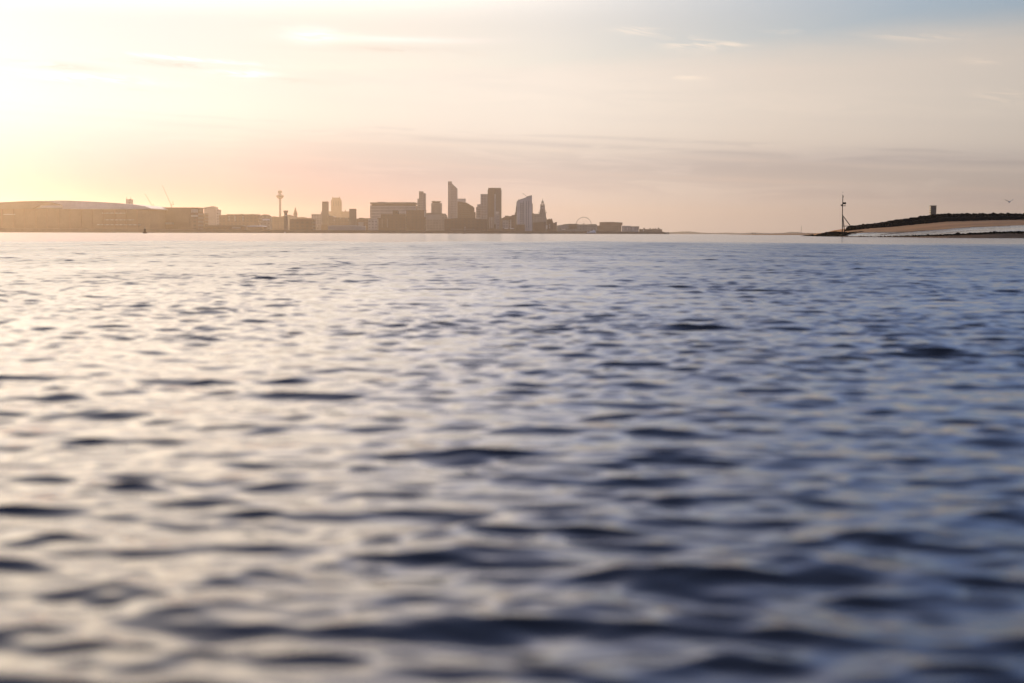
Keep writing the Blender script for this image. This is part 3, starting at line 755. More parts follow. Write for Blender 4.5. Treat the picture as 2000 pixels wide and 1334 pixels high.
b = B("ferris_wheel", "big thin-rimmed observation wheel rising behind the low terminal", "ferris wheel", 1125, 1155, 5200)
u = b.px
hub = Vector((0, 0, b.z(438.9))); rad = 14.4*u
ring = [(hub.x + rad*math.cos(2*math.pi*i/72), 0, hub.z + rad*math.sin(2*math.pi*i/72)) for i in range(72)]
b.part("rim", Shape().path(ring, .30*u, n=6, closed=True), 'dark_concrete')
sp = Shape()
for i in range(0, 72, 3): sp.tube(hub, ring[i], .07*u, n=5)
b.part("spokes", sp, 'concrete')
b.part("hub", Shape().tube((0, -1.2*u, hub.z), (0, 1.2*u, hub.z), .9*u, n=14), 'dark_concrete')
lg = None
for sx_ in (-1, 1):
    for sy_ in (-1, 1):
        b.part("leg", Shape().tube((sx_*7*u, sy_*2.4*u, 0), (0, sy_*1.0*u, hub.z), .35*u), 'white')
gp = None
for i in range(0, 72, 2):
    if gp is None:
        gp = b.part("gondola", Shape().lathe([(.05*u, .5*u), (.5*u, .35*u), (.55*u, -.3*u), (.35*u, -.5*u)], n=8), 'pale_concrete'); o = gp
    else:
        o = gp.copy(); COL.objects.link(o); o.parent = b.root
    o.location = ((rad + .75*u)*math.cos(2*math.pi*i/72), 0, hub.z + (rad + .75*u)*math.sin(2*math.pi*i/72))

b = B("museum", "brown museum block with wide overhanging upper storey right of the wheel", "museum", 1166, 1216, 4500)
b.block("wall", 1169, 1213.6, 440.4, 'brick', depth=40, y0=1.2)
b.outline("upper_storey", [(1172, 440.3), (1172, 434), (1196, 434.1), (1201, 434.6), (1215.6, 435.2), (1215.2, 440.3)], 'red_stone', depth=42)
b.outline("roof", [(1171.8, 433.9), (1196, 433.4), (1201, 433.9), (1215.8, 434.5), (1215.7, 435.1), (1201, 434.5), (1196, 434)], 'roof', depth=42.6, y0=-.3)
b.block("low_wing", 1166.6, 1168.9, 441, 'brick', depth=30, y0=2)
b.block("light_band", 1183, 1209, 439.9, 'pale_concrete', depth=.6, y0=.5, bottom=440.35)
b = B("dock_flats", "pale grey waterfront flats stepping down right of the museum", "apartment block", 1214, 1249, 4400)
b.block("wall", 1215.8, 1232, 441.8, 'grey', depth=30, y0=1); b.block("right_block", 1232.1, 1248.4, 442.8, 'grey', depth=30)
b.block("roof", 1215.6, 1232.2, 441, 'metal_roof', depth=31, y0=.6, bottom=441.75); b.block("roof", 1232.3, 1248.8, 442, 'roof', depth=31, y0=-.4, bottom=442.75)
for px in (1217, 1224, 1235.5): b.block("bay", px, px + 2.2, 444, 'pale_concrete', depth=.7, y0=-.7 if px > 1232 else .3, bottom=450)
b = B("dock_terrace", "brown terrace with little pointed roofs at the far right end of the city", "terrace", 1248, 1294, 4150)
b.block("wall", 1248.9, 1293.2, 447.6, 'brick', depth=26)
for px, h_ in ((1250.8, 446.6), (1258.3, 444.6), (1270, 444.9), (1276, 445.2), (1280.6, 445), (1286.6, 444.4)):
    w_ = 2.4 if px != 1258.3 and px != 1286.6 else 3.2
    b.outline("gable", [(px - w_/2, 447.5), (px - w_/2, h_ + 1.6), (px, h_), (px + w_/2, h_ + 1.6), (px + w_/2, 447.5)], 'brick', depth=10, y0=1)
b.block("white_bay", 1256.2, 1257.2, 448.2, 'white', depth=.6, y0=-.6, bottom=452)

# ---- far hills beyond the estuary
def ridge(name, prof, dist, depth, mat):
    q = [measure(x, y, dist) for x, y in prof]
    s = Shape()
    n_ = len(q)
    vs = [(p.x, p.y, -1.0) for p in q] + [(p.x, p.y + depth*.5, p.z) for p in q] + [(p.x, p.y + depth, -1.0) for p in q]
    fs = []
    for i in range(n_ - 1):
        fs += [(i, i+1, i+1+n_, i+n_), (i+n_, i+1+n_, i+1+2*n_, i+2*n_)]
    s.add(vs, fs, True)
    return tag(s.build(name, mat), kind="structure")
ridge("hills", [(1180, 455.4), (1296, 455.3), (1318, 454.2), (1335, 452.9), (1352, 452.0), (1366, 451.7), (1377, 452.8), (1388, 454.2), (1420, 455.0), (1432, 454.4), (1452, 454.2), (1470, 455.4), (1486, 454.6), (1500, 454.2), (1530, 455.2), (1560, 454.8), (1575, 452.6), (1590, 453.0), (1604, 455), (1700, 455.6), (2300, 456)], 8000, 900, M['hill'])
b = B("radio_mast", "hair-thin distant mast standing far off left of the beacon post", "mast", 1564, 1566, 6500, base=0.0)
u = b.px
mast = Shape()
for k_ in range(3):
    a_ = 2*math.pi*k_/3
    mast.tube((1.0*u*math.cos(a_), 1.0*u*math.sin(a_), 0), (.2*u*math.cos(a_), .2*u*math.sin(a_), b.z(441)), .14*u, n=5)
b.part("lattice", mast, 'steel')
b.part("aerial", Shape().tube((0, 0, b.z(441)), (0, 0, b.z(440)), .12*u), 'steel')
b.part("footing", Shape().box(-2*u, 2*u, -2*u, 2*u, 0, .5*u), 'concrete')

# ---- on the water
b = B("navigation_buoy", "dark navigation buoy with lantern cage floating before the stadium", "buoy", 279, 287, 820, base=0.0)
u = b.px
b.part("float", Shape().lathe([(3.6*u, -.4), (4.5*u, .05), (4.6*u, 1.2*u), (3.6*u, 1.9*u), (2.6*u, 2.1*u)], n=20), 'buoy')
b.part("tower", Shape().lathe([(2.5*u, 2.0*u), (2.3*u, 5*u), (2.0*u, 5.2*u), (2.1*u, 8.2*u), (1.5*u, 8.6*u)], n=12), 'buoy')
b.part("lantern_deck", Shape().lathe([(2.3*u, 8.5*u), (2.3*u, 9.1*u), (1.5*u, 9.2*u)], n=14), 'steel')
for k_ in range(4):
    a_ = math.pi/4 + math.pi/2*k_
    b.part("cage_bar", Shape().tube((1.5*u*math.cos(a_), 1.5*u*math.sin(a_), 9.0*u), (.5*u*math.cos(a_), .5*u*math.sin(a_), 11.6*u), .22*u), 'steel')
b.part("lantern", Shape().lathe([(.6*u, 11.4*u), (.8*u, 12.8*u), (.3*u, 13.6*u)], n=10), 'steel')
b = B("marker_buoy", "small white buoy low on the water below the dock tower", "buoy", 555, 558, 1900, base=0.0)
u = b.px
b.part("float", Shape().lathe([(1.0*u, -.3), (1.4*u, .2*u), (1.2*u, .9*u), (.5*u, 1.1*u)], n=14), 'white'); b.part("top_mark", Shape().lathe([(.35*u, 1.0*u), (.5*u, 2.2*u), (.1*u, 2.8*u)], n=10), 'white')
b = B("marker_buoy", "tiny dark buoy floating just off the wall below the curved block", "buoy", 906, 908, 1100, base=0.0)
u = b.px
b.part("float", Shape().lathe([(.8*u, -.2), (1.2*u, .2*u), (1.0*u, .9*u), (.4*u, 1.1*u)], n=14), 'hull'); b.part("top_mark", Shape().lathe([(.3*u, 1.0*u), (.4*u, 1.8*u), (.1*u, 2.2*u)], n=10), 'hull')
b = B("ferry", "white ferry with stacked decks moored by the wall below the wheel", "ferry", 1143, 1165, 3120, base=0.0)
u = b.px
hull_p = [(-10.5*u, 0), (-8*u, -2.2*u), (8*u, -2.4*u), (10.5*u, -1.4*u), (10.5*u, 1.4*u), (8*u, 2.4*u), (-8*u, 2.2*u)]
b.part("hull", Shape().prism_xy(hull_p, -.4, 2.0*u), 'hull')
b.part("main_deck", Shape().box(-7*u, 9.6*u, -1.9*u, 1.9*u, 2.02*u, 4.0*u), 'white'); b.part("upper_deck", Shape().box(-2*u, 9*u, -1.6*u, 1.6*u, 4.05*u, 5.9*u), 'white')
b.part("bridge", Shape().box(3.4*u, 7.8*u, -1.3*u, 1.3*u, 5.95*u, 7.4*u), 'white'); b.part("funnel", Shape().lathe([(.8*u, 5.9*u), (.7*u, 8.4*u)], cx=1.2*u, n=12), 'steel')
b.part("mast", Shape().tube((5.6*u, 0, 7.4*u), (5.6*u, 0, 10*u), .15*u), 'white')
for k_ in range(6): b.part("window", Shape().box((-5.6 + k_*2.4)*u, (-4.2 + k_*2.4)*u, -1.9*u - .12, -1.9*u - .01, 2.7*u, 3.5*u), 'dark_glass')
# ------------------------------------------------------------------ the near shore on the right
def sand_material(name, base, rough, spec, bump=0.4, scale=0.8, wet=None):
    m = bpy.data.materials.new(name); m.use_nodes = True
    N = Nodes(m.node_tree); b = m.node_tree.nodes["Principled BSDF"]
    tc = N.new("ShaderNodeTexCoord").outputs["Object"]
    st = N.new("ShaderNodeMapping"); N.put(st.inputs["Vector"], tc); st.inputs["Scale"].default_value = (0.35, 1.0, 1.0)
    n1 = N.noise(st.outputs[0], 0.12*scale, 5.0, 0.6); n2 = N.noise(tc, 2.5*scale, 3.0, 0.6)
    k = N.add(N.lin(n1, 0.3, 0.7, 0.72, 1.2), N.lin(n2, 0.3, 0.7, -0.1, 0.1))
    N.put(b.inputs["Base Color"], N.scale(base, k))
    if wet is None:
        b.inputs["Roughness"].default_value = rough
    else:
        N.put(b.inputs["Roughness"], N.lin(n1, 0.35, 0.65, rough, wet))
    b.inputs["Specular IOR Level"].default_value = spec
    bp = N.new("ShaderNodeBump"); bp.inputs["Strength"].default_value = bump; bp.inputs["Distance"].default_value = 0.05
    N.put(bp.inputs["Height"], N.noise(st.outputs[0], 1.6*scale, 5.0, 0.6))
    m.node_tree.links.new(bp.outputs[0], b.inputs["Normal"])
    return m
S = dict(
    dry=sand_material("dry_sand", (0.58, 0.27, 0.10), 0.95, 0.15),
    brown=sand_material("damp_brown_sand", (0.20, 0.105, 0.05), 0.95, 0.03),
    wet=sand_material("wet_shining_sand", (0.10, 0.085, 0.08), 0.07, 0.6, bump=0.10, scale=1.4, wet=0.18),
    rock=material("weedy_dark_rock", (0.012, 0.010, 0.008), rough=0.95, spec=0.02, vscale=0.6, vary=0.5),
    post=material("tarred_timber_post", (0.012, 0.013, 0.012), rough=0.8, spec=0.1, vscale=0.5),
    cage=material("dark_beacon_paint", (0.010, 0.009, 0.008), rough=0.8, spec=0.1, vscale=0.5),
    skin=material("skin", (0.35, 0.22, 0.16), rough=0.6, vscale=5),
    coat=material("dark_coat_cloth", (0.03, 0.03, 0.035), rough=0.9, vscale=5),
    coat2=material("brown_coat_cloth", (0.06, 0.045, 0.035), rough=0.9, vscale=5),
    feather=material("white_feathers", (0.75, 0.74, 0.72), rough=0.8, vscale=6, vary=0.1),
    wing=material("grey_feathers", (0.22, 0.21, 0.21), rough=0.8, vscale=6),
)
def horizon_y(x): return 455.8 + 0.003*(x - 1000)

#      x    waterline rocks  sheet_top  sand_top  crest ; distances to the same lines
COLS = [
    (1600, 461.2, 460.9, 460.6, 460.4, 460.2, 425, 427, 429, 431, 433),
    (1625, 461.6, 460.6, 458.6, 456.8, 456.2, 400, 403, 408, 414, 418),
    (1645, 462.0, 460.8, 456.9, 452.3, 452.0, 375, 379, 388, 402, 404),
    (1663, 462.3, 461.2, 455.9, 449.6, 440.9, 355, 360, 376, 394, 398),
    (1680, 462.6, 461.6, 454.4, 448.2, 439.2, 345, 350, 372, 390, 395),
    (1700, 462.8, 462.2, 453.8, 446.0, 437.8, 334, 340, 368, 386, 392),
    (1740, 463.3, 462.0, 453.6, 443.5, 431.0, 312, 319, 358, 384, 391),
    (1775, 463.6, 461.4, 452.4, 440.0, 426.0, 300, 307, 352, 382, 390),
    (1815, 464.2, 460.8, 450.0, 436.0, 420.4, 280, 289, 345, 380, 389),
    (1850, 464.8, 459.9, 447.0, 433.0, 417.4, 264, 275, 340, 378, 388),
    (1900, 465.0, 457.2, 443.2, 431.4, 416.4, 257, 270, 336, 377, 388),
    (1940, 465.0, 455.4, 441.5, 430.0, 416.8, 257, 271, 336, 377, 388),
    (2000, 465.0, 453.6, 439.8, 429.2, 416.6, 265, 280, 340, 378, 390),
    (2120, 465.4, 450.0, 437.0, 427.4, 414.6, 270, 286, 345, 380, 392),
    (2400, 466.0, 444.0, 431.0, 421.0, 409.0, 280, 300, 355, 385, 398),
]
CX = np.array([c[0] for c in COLS], float)
def col_at(x):
    return [float(np.interp(x, CX, [c[i] for c in COLS])) for i in range(1, 11)]
def shore_pt(x, line, jitter=0.0):
    c = col_at(x)
    p = measure(x, c[line], c[line + 5])
    return p
xs = np.arange(1600, 2401, 4.0)
def wobble(x, s, k): return s*(math.sin(x*0.031*k + k) + 0.6*math.sin(x*0.083*k + 2*k) + 0.35*math.sin(x*0.21*k + 3*k))
def strip(name, rows, mat, nsub=6, lump=0.0):
    """rows: functions x -> point, from the water upwards; a smooth sheet through them"""
    vs, fs = [], []
    m_ = (len(rows) - 1)*nsub + 1
    for x in xs:
        pts_ = [r(x) for r in rows]
        for j in range(len(rows) - 1):
            for i in range(nsub + (1 if j == len(rows) - 2 else 0)):
                t = i/nsub
                p = pts_[j].lerp(pts_[j+1], t)
                e = 4*t*(1 - t)
                p.z += lump*e*(math.sin(p.x*0.35 + p.y*0.21) + math.sin(p.x*0.13 - p.y*0.4))
                vs.append(p)
    for i in range(len(xs) - 1):
        for j in range(m_ - 1):
            fs.append((i*m_ + j, (i+1)*m_ + j, (i+1)*m_ + j + 1, i*m_ + j + 1))
    return tag(Shape().add(vs, fs, True).build(name, mat), kind="structure")
def toe(x):
    p = shore_pt(x, 0); return Vector((p.x - 0.3, p.y - 9, -0.5))
def line0(x):
    p = shore_pt(x, 0); p.z = max(min(p.z, 0.05), 0.0); p.y += wobble(x, 1.2, 1.0); return p
def line1(x):
    p = shore_pt(x, 1); p.y += wobble(x, .6, 1.4); return p
def line1b(x):
    p = line1(x); p.z -= 0.12; p.y += 0.4; return p
def line2(x):
    p = shore_pt(x, 2); p.z += wobble(x, .03, .8); return p
def line2b(x):
    p = line2(x); p.z += 0.03; return p
strip("lower_sand", [toe, line0, line1], S['brown'], lump=0.03)
strip("wet_sand", [line1b, line2], S['wet'], nsub=14, lump=0.012)
strip("beach", [line2b, lambda x: shore_pt(x, 3), lambda x: shore_pt(x, 3) + Vector((1, 14, 0.4)), lambda x: Vector((shore_pt(x, 4).x + 6, shore_pt(x, 4).y + 60, 0.0))], S['dry'], nsub=8, lump=0.05)

# ---- boulders
def rock_variant(seed):
    r = random.Random(seed)
    bm = bmesh.new(); bmesh.ops.create_icosphere(bm, subdivisions=2, radius=1.0)
    planes = [(Vector((r.gauss(0, 1), r.gauss(0, 1), r.gauss(0, 1))).normalized(), r.uniform(.55, .85)) for _ in range(9)]
    out = []
    for v in bm.verts:
        p = v.co.copy()
        for n_, d_ in planes:
            k_ = p.dot(n_) - d_
            if k_ > 0: p -= n_*k_
        out.append(p*r.uniform(.97, 1.03))
    faces = [tuple(v.index for v in f.verts) for f in bm.faces]
    bm.free()
    return out, faces
ROCKS = [rock_variant(s) for s in range(8)]
rr_ = random.Random(5)
def drop_rock(shape, c, r, flat=0.8):
    v, f = ROCKS[rr_.randrange(8)]
    e = Euler((rr_.uniform(0, 6.3), rr_.uniform(0, 6.3), rr_.uniform(0, 6.3))).to_matrix()
    sc = Vector((rr_.uniform(.8, 1.25), rr_.uniform(.8, 1.2), rr_.uniform(.75, 1.05)*flat))
    shape.add([Vector(((e @ p).x*sc.x, (e @ p).y*sc.y, (e @ p).z*sc.z))*r + c for p in v], f)

armour = Shape()
core_v, core_f = [], []
bx_ = np.arange(1661, 2400, 5.0)
for x in bx_:
    base = shore_pt(x, 3); top = shore_pt(x, 4)
    hgt = top.z - base.z
    core_v += [(base.x, base.y + .3, base.z - .8), (base.x + .3, base.y + 3.0, base.z + hgt*.45), (top.x, top.y, top.z - .75), (top.x + 1, top.y + 5, top.z - .8), (top.x + 3, top.y + 22, base.z - 2.5)]
for i in range(len(bx_) - 1):
    for j in range(4): core_f.append((i*5 + j, (i+1)*5 + j, (i+1)*5 + j + 1, i*5 + j + 1))
core_f.append((0, 1, 2, 3, 4))
armour.add(core_v, core_f)
x = 1662.0
while x < 2390:
    base = shore_pt(x, 3); top = shore_pt(x, 4)
    n_ = 7 if x < 2020 else 4
    for k_ in range(n_):
        t = (k_ + rr_.uniform(.1, .9))/n_
        p = base.lerp(top, t)
        drop_rock(armour, p + Vector((rr_.uniform(-.6, .6), rr_.uniform(-.3, .9), -.35)), rr_.uniform(.5, .95))
    r_ = rr_.uniform(.45, .85) if rr_.random() < .85 else rr_.uniform(.95, 1.25)
    drop_rock(armour, top + Vector((rr_.uniform(-.5, .5), rr_.uniform(-.5, .8), -r_*.62)), r_)
    x += 4.2 if x < 2020 else 9
for k_ in range(40):        # rounded head of the breakwater beside the beacon
    a_ = rr_.uniform(0, math.pi); base = shore_pt(1664, 3)
    h_ = rr_.random()
    drop_rock(armour, Vector((base.x + .3 - math.sin(a_)*1.0*(1 - h_), base.y + 2 + 3*math.cos(a_), base.z - .2 + h_*1.0)), rr_.uniform(.4, .75))
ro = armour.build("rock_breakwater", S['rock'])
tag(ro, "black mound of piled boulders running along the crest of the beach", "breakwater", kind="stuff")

spit = Shape()
def spit_top(x): return float(np.interp(x, [1589, 1593, 1598, 1605, 1615, 1633, 1645, 1662, 1680, 1704], [460.4, 458.8, 457.0, 454.8, 453.0, 451.3, 452.3, 453.0, 451.6, 450.0]))
def spit_bot(x): return float(np.interp(x, [1589, 1610, 1633, 1660, 1680, 1704], [461.0, 459.4, 458.4, 457.0, 455.4, 450.8]))
def spit_d(x): return float(np.interp(x, [1589, 1620, 1645, 1680, 1704], [424, 400, 378, 374, 382]))
for x in np.arange(1589.5, 1704, 0.8):
    for k_ in range(3):
        t = rr_.random()
        y = spit_top(x) + (spit_bot(x) - spit_top(x))*t
        p = measure(x, y, spit_d(x) + 3*(1 - t)); r_ = rr_.uniform(.22, .48)
        p.z -= r_*.55
        drop_rock(spit, p, r_, .75)
cv, cf = [], []
sx_ = np.arange(1590, 1704, 3.0)
for x in sx_:
    a_ = measure(x, spit_bot(x), spit_d(x)); b_ = measure(x, spit_top(x) + 1.6, spit_d(x) + 3.2)
    cv += [(a_.x, a_.y, a_.z - .5), (a_.x, a_.y + .4, a_.z - .05), (b_.x, b_.y, max(b_.z, a_.z - .02)), (b_.x, b_.y + 5, -0.6)]
for i in range(len(sx_) - 1):
    for j in range(3): cf.append((i*4 + j, (i+1)*4 + j, (i+1)*4 + j + 1, i*4 + j + 1))
spit.add(cv, cf)
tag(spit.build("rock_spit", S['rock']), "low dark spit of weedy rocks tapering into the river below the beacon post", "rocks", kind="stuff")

line_ = Shape()
x = 1664.0
while x < 2390:
    c_ = shore_pt(x, 1)
    dense = float(np.interp(x, [1660, 1740, 1800, 1850, 2400], [.12, .35, .7, 1.0, 1.0]))
    for k_ in range(3):
        if rr_.random() > dense: continue
        r_ = rr_.uniform(.12, .34)*(.7 + .5*dense)
        drop_rock(line_, c_ + Vector((rr_.uniform(-.4, .4), rr_.uniform(-1.6, .6), r_*.15 - .03)), r_, .8)
    x += 1.5
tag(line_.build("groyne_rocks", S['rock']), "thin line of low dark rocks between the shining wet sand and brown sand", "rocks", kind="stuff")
for x, r_, lab in ((1868.5, .55, "largest boulder standing up from the low rock line on the wet sand"),
                   (1940.5, .42, "rounded boulder in the low rock line near the right edge"),
                   (1811.5, .36, "flat dark boulder at the left end of the low rock line"),
                   (1892, .34, "small upright boulder right of the largest one in the low rock line")):
    s_ = Shape(); drop_rock(s_, Vector((0, 0, 0)), r_, .95)
    drop_rock(s_, Vector((-r_*.9, .2, -r_*.25)), r_*.7, .9)
    c_ = shore_pt(x, 1)
    o = s_.build("boulder", S['rock'], loc=(c_.x, c_.y - .5, c_.z + r_*.25))
    tag(o, lab, "boulder", "boulders in the low rock line")

# ---- beacon post on the spit
D0 = 379.0
pb = measure(1645.6, 453, D0)
bk = thing("beacon_post", "tall dark timber beacon post with braces, lookout cage and thin topmast", "beacon", (pb.x, pb.y, pb.z))
def L(px, py, dy=0.0):
    p = measure(px, py, D0); return Vector((p.x - pb.x, dy, p.z - pb.z))
U = D0/F
Shape().tube(L(1645.2, 456), L(1645.6, 397.5), .95*U, .75*U, n=12).build("post", S['post'], bk)
Shape().tube(L(1649.0, 456, -.5), L(1646.2, 424, -.1), .95*U, .8*U, n=10).build("leg", S['post'], bk)
Shape().tube(L(1667.2, 444, 2.4), L(1646.2, 420.5, .3), .85*U, .75*U, n=10).build("brace", S['post'], bk)
Shape().tube(L(1645.4, 441.7, .1), L(1664, 441.4, 1.9), .6*U, n=8).build("tie_beam", S['post'], bk)
Shape().box(L(1642.6, 395).x, L(1646.2, 395).x, -.28, .28, L(0, 397.3).z, L(0, 394.4).z).build("lamp_box", S['cage'], bk)
Shape().box(L(1645.4, 395).x, L(1651.6, 395).x, -.35, .35, L(0, 397.6).z, L(0, 396.4).z).build("platform", S['cage'], bk)
cg = Shape().box(L(1646.0, 395).x, L(1652.0, 395).x, -.3, .3, L(0, 394.0).z, L(0, 390.2).z)
cg.build("daymark_board", S['cage'], bk)
Shape().tube(L(1651.3, 396.4), L(1651.3, 394.0), .12*U).tube(L(1646.6, 396.4), L(1646.6, 394.0), .12*U).build("rail", S['cage'], bk)
Shape().tube(L(1645.9, 397.4), L(1646.2, 381.5), .75*U, .65*U).build("topmast", S['post'], bk)
Shape().lathe([(.6*U, L(0, 381.6).z), (.95*U, L(0, 380.6).z), (.95*U, L(0, 378.2).z), (.5*U, L(0, 376.4).z)], cx=L(1646.3, 395).x, n=12).build("lantern", S['cage'], bk)
Shape().tube(L(1646.3, 376.5), L(1646.3, 374.6), .35*U).build("aerial", S['cage'], bk)
Shape().tube(L(1644.6, 380.9), L(1646.0, 380.9), .2*U).tube(L(1644.6, 380.9), L(1644.6, 380.0), .2*U).build("wind_vane", S['cage'], bk)

# ---- tower block behind the breakwater
b = B("tower_block", "lone grey tower block rising behind the black boulder breakwater", "tower block", 1816.8, 1828, 1500, base=0.0)
b.block("wall", 1816.9, 1827.8, 402.2, facade("dim_tower_facade", (0.025, 0.020, 0.018), (0.01, 0.01, 0.01), bay=1.0, floor=2.4, fx=.5, fz=.6), depth=4.5)
b.block("roof", 1816.6, 1828.1, 401.2, "roof", depth=5.1, y0=-.3, bottom=402.1)
for px in (1818.6, 1821.2, 1823.8, 1826): b.block("balcony_stack", px, px + .7, 404, 'dark_concrete', depth=.4, y0=-.38, bottom=422)

# ---- far sand bar with two walkers
bar_x = np.array([1425, 1450, 1475, 1500, 1530, 1560, 1592, 1640, 1720, 1850.0])
bar_yt = np.array([458.4, 457.9, 457.3, 456.9, 456.2, 455.9, 455.4, 455.0, 455.0, 455.0])
vs, fs = [], []
for x in np.arange(1425, 1851, 5.0):
    yt = float(np.interp(x, bar_x, bar_yt)); yh = horizon_y(x)
    a_ = measure(x, yh, 1090 - (x - 1425)*.3); t_ = measure(x, yt, 1240)
    vs += [(a_.x, a_.y - 25, -.3), (a_.x, a_.y + 5*math.sin(x*.09), .03), (a_.x*.6 + t_.x*.4, a_.y*.6 + t_.y*.4, max(t_.z*.45, .06)), (t_.x, t_.y, max(t_.z, .1)), (t_.x, t_.y + 160, -.3)]
n_ = len(vs)//5
for i in range(n_ - 1):
    for j in range(4): fs.append((i*5 + j, (i+1)*5 + j, (i+1)*5 + j + 1, i*5 + j + 1))
tag(Shape().add(vs, fs, True).build("sandbar", S['dry']), kind="structure")

def person(label, px, dist, coat, stride, height):
    """one continuous walking body grown round a jointed skeleton, with coat and hair on it"""
    p = measure(px, 458, dist); yt = float(np.interp(px, bar_x, bar_yt))
    root = thing("person", label, "person", (p.x, dist, 0.30), "two walkers on the far sandbar")
    h = height
    J = {'hip': (0, 0, .53), 'waist': (0, 0, .62), 'chest': (0, .01, .75), 'neck': (0, .01, .85), 'chin': (0, 0, .885), 'head': (0, -.005, .94), 'crown': (0, 0, .985),
         'shL': (-.105, .01, .81), 'elL': (-.135, .03*stride, .64), 'wrL': (-.125, -.05*stride, .50), 'haL': (-.12, -.07*stride, .45),
         'shR': (.105, .01, .81), 'elR': (.135, -.02*stride, .64), 'wrR': (.125, -.10*stride, .51), 'haR': (.12, -.12*stride, .46),
         'thL': (-.055, 0, .50), 'knL': (-.055, -.07*stride, .28), 'anL': (-.055, -.03*stride, .045), 'toL': (-.06, -.12*stride - .02, .015),
         'thR': (.055, 0, .50), 'knR': (.055, .03*stride, .28), 'anR': (.055, .13*stride, .06), 'toR': (.06, .06*stride, .015)}
    Rr = dict(hip=.085, waist=.078, chest=.095, neck=.035, chin=.045, head=.058, crown=.04, shL=.045, elL=.032, wrL=.022, haL=.024, shR=.045, elR=.032, wrR=.022, haR=.024,
              thL=.062, knL=.043, anL=.028, toL=.026, thR=.062, knR=.043, anR=.028, toR=.026)
    E = [('hip', 'waist'), ('waist', 'chest'), ('chest', 'neck'), ('neck', 'chin'), ('chin', 'head'), ('head', 'crown'), ('chest', 'shL'), ('shL', 'elL'), ('elL', 'wrL'), ('wrL', 'haL'),
         ('chest', 'shR'), ('shR', 'elR'), ('elR', 'wrR'), ('wrR', 'haR'), ('hip', 'thL'), ('thL', 'knL'), ('knL', 'anL'), ('anL', 'toL'), ('hip', 'thR'), ('thR', 'knR'), ('knR', 'anR'), ('anR', 'toR')]
    names = list(J)
    me = bpy.data.meshes.new("body")
    me.from_pydata([Vector(J[n])*h for n in names], [(names.index(a), names.index(c)) for a, c in E], [])
    o = bpy.data.objects.new("body", me); COL.objects.link(o); o.parent = root
    o.modifiers.new("skin", 'SKIN'); ss = o.modifiers.new("smooth", 'SUBSURF'); ss.levels = 1; ss.render_levels = 1
    for i, n in enumerate(names):
        me.skin_vertices[0].data[i].radius = (Rr[n]*h, Rr[n]*h); me.skin_vertices[0].data[i].use_root = (n == 'hip')
    me.materials.append(coat)
    Shape().lathe([(.085*h, .44*h), (.105*h, .55*h), (.098*h, .66*h), (.115*h, .78*h), (.07*h, .835*h), (.045*h, .85*h)], n=16).build("coat", coat, root)
    Shape().lathe([(.052*h, .925*h), (.062*h, .95*h), (.052*h, .985*h), (.02*h, 1.0*h)], cy=.01*h, n=14).build("hair", S['coat'], root)
    return root
person("left walker in a dark coat strolling on the far sandbar", 1469.6, 1150, S['coat'], 1.0, 1.72)
person("right walker in a brown coat strolling on the far sandbar", 1475.2, 1150, S['coat2'], -0.8, 1.76)

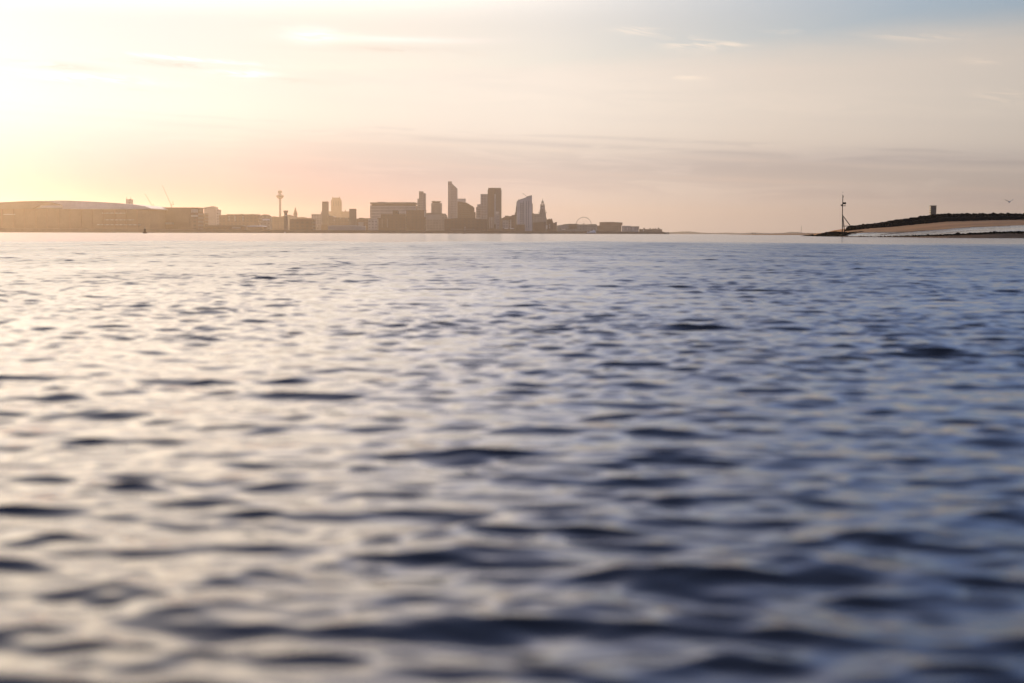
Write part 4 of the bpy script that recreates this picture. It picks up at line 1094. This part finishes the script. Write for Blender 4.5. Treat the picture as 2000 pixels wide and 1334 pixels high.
# ---- gulls
def gull(label, px, py, dist, roll, group):
    p = measure(px, py, dist)
    root = thing("gull", label, "gull", tuple(p), group)
    body = Shape()
    prof = [(.005, -.24), (.03, -.215), (.042, -.18), (.05, -.14), (.085, -.06), (.09, .02), (.07, .12), (.045, .2), (.02, .25)]
    vs, fs = [], []
    n_ = 12
    for r_, y_ in prof:
        for k_ in range(n_):
            a_ = 2*math.pi*k_/n_
            vs.append((r_*math.cos(a_), y_, r_*1.05*math.sin(a_) + (.03 if y_ < -.15 else 0)))
    for i in range(len(prof) - 1):
        for k_ in range(n_): fs.append((i*n_ + k_, i*n_ + (k_+1) % n_, (i+1)*n_ + (k_+1) % n_, (i+1)*n_ + k_))
    fs += [tuple(range(n_)), tuple(range(len(prof)*n_ - 1, (len(prof)-1)*n_ - 1, -1))]
    body.add(vs, fs, True)
    body.build("body", S['feather'], root)
    Shape().tube((0, -.235, .03), (0, -.30, .015), .018, .005).build("bill", S['cage'], root)
    Shape().add([(-.04, .2, 0), (.04, .2, 0), (.09, .36, .01), (-.09, .36, .01), (-.04, .2, .015), (.04, .2, .015), (.09, .36, .018), (-.09, .36, .018)], [(0, 3, 2, 1), (4, 5, 6, 7), (0, 1, 5, 4), (1, 2, 6, 5), (2, 3, 7, 6), (3, 0, 4, 7)]).build("tail", S['feather'], root)
    for sgn in (-1, 1):
        st = [(.05, .06, -.10, .10, .030), (.20, .135, -.13, .09, .026), (.36, .20, -.12, .06, .018), (.52, .30, -.04, .10, .012), (.66, .40, .07, .12, .004)]
        vs, fs = [], []
        for x_, z_, ya, yb, th in st:
            vs += [(sgn*x_, ya, z_), (sgn*x_, (ya*.65 + yb*.35), z_ + th), (sgn*x_, yb, z_ - .005), (sgn*x_, (ya*.65 + yb*.35), z_ - th*.5)]
        for i in range(len(st) - 1):
            for k_ in range(4):
                f_ = (i*4 + k_, i*4 + (k_+1) % 4, (i+1)*4 + (k_+1) % 4, (i+1)*4 + k_)
                fs.append(f_ if sgn > 0 else f_[::-1])
        fs += [(3, 2, 1, 0), tuple(range(len(vs) - 4, len(vs)))]
        Shape().add(vs, fs, True).build("wing", S['wing'], root)
    root.rotation_euler = (0, R(roll), R(12))
    return root
gull("gull in flight with raised wings over the breakwater at right", 1971.3, 394.6, 190, -3, "gulls in flight")
gull("far speck of a gull flying left of the beacon post", 1573, 409.3, 900, 8, "gulls in flight")
# ------------------------------------------------------------------ pieces that belong to a part, one level deeper
def under(root_name, child, parent):
    base = lambda n: n.split(".")[0]
    for root in [o for o in COL.objects if o.parent is None and base(o.name) == root_name]:
        kids = list(root.children)
        hosts = [k_ for k_ in kids if base(k_.name) == parent]
        if not hosts: continue
        for k_ in kids:
            if base(k_.name) == child: k_.parent = hosts[0]
for trio in (("slab_office", "roof_plant", "roof_slab"), ("slab_office", "window_band", "wall"), ("clock_tower", "merlon", "cap"), ("clock_tower", "clock_face", "shaft"),
             ("cathedral", "pinnacle", "tower"), ("cathedral", "belfry_window", "tower"), ("cathedral", "fleche", "choir"), ("pier_office", "clock_face", "tower_stage"),
             ("pier_office", "column", "belfry"), ("pier_office", "turret", "belfry"), ("pier_office", "roof_figure", "dome"), ("long_mill", "roof_plant", "roof"),
             ("ferris_wheel", "gondola", "rim"), ("ferry", "window", "main_deck"), ("ferry", "mast", "bridge"), ("ferry", "funnel", "upper_deck"), ("angled_tower", "window", "wall"),
             ("navigation_buoy", "cage_bar", "lantern_deck"), ("beacon_post", "aerial", "lantern"), ("beacon_post", "rail", "platform"), ("beacon_post", "daymark_board", "platform"),
             ("warehouse", "window", "end_pavilion"), ("stadium", "buttress", "wall"), ("stadium", "glazing_band", "wall"), ("hall_block", "window", "wall"),
             ("ribbed_tower", "roof_plant", "roof_slab"), ("ribbed_tower", "fin", "wall"), ("blade_tower", "fin", "main_shaft"), ("twin_tower", "fin", "left_shaft"),
             ("twin_tower", "balcony_panel", "right_shaft"), ("tower_crane", "hook_block", "jib"), ("observation_tower", "window_ring", "pod"), ("gull", "bill", "body"), ("gull", "tail", "body")):
    under(*trio)
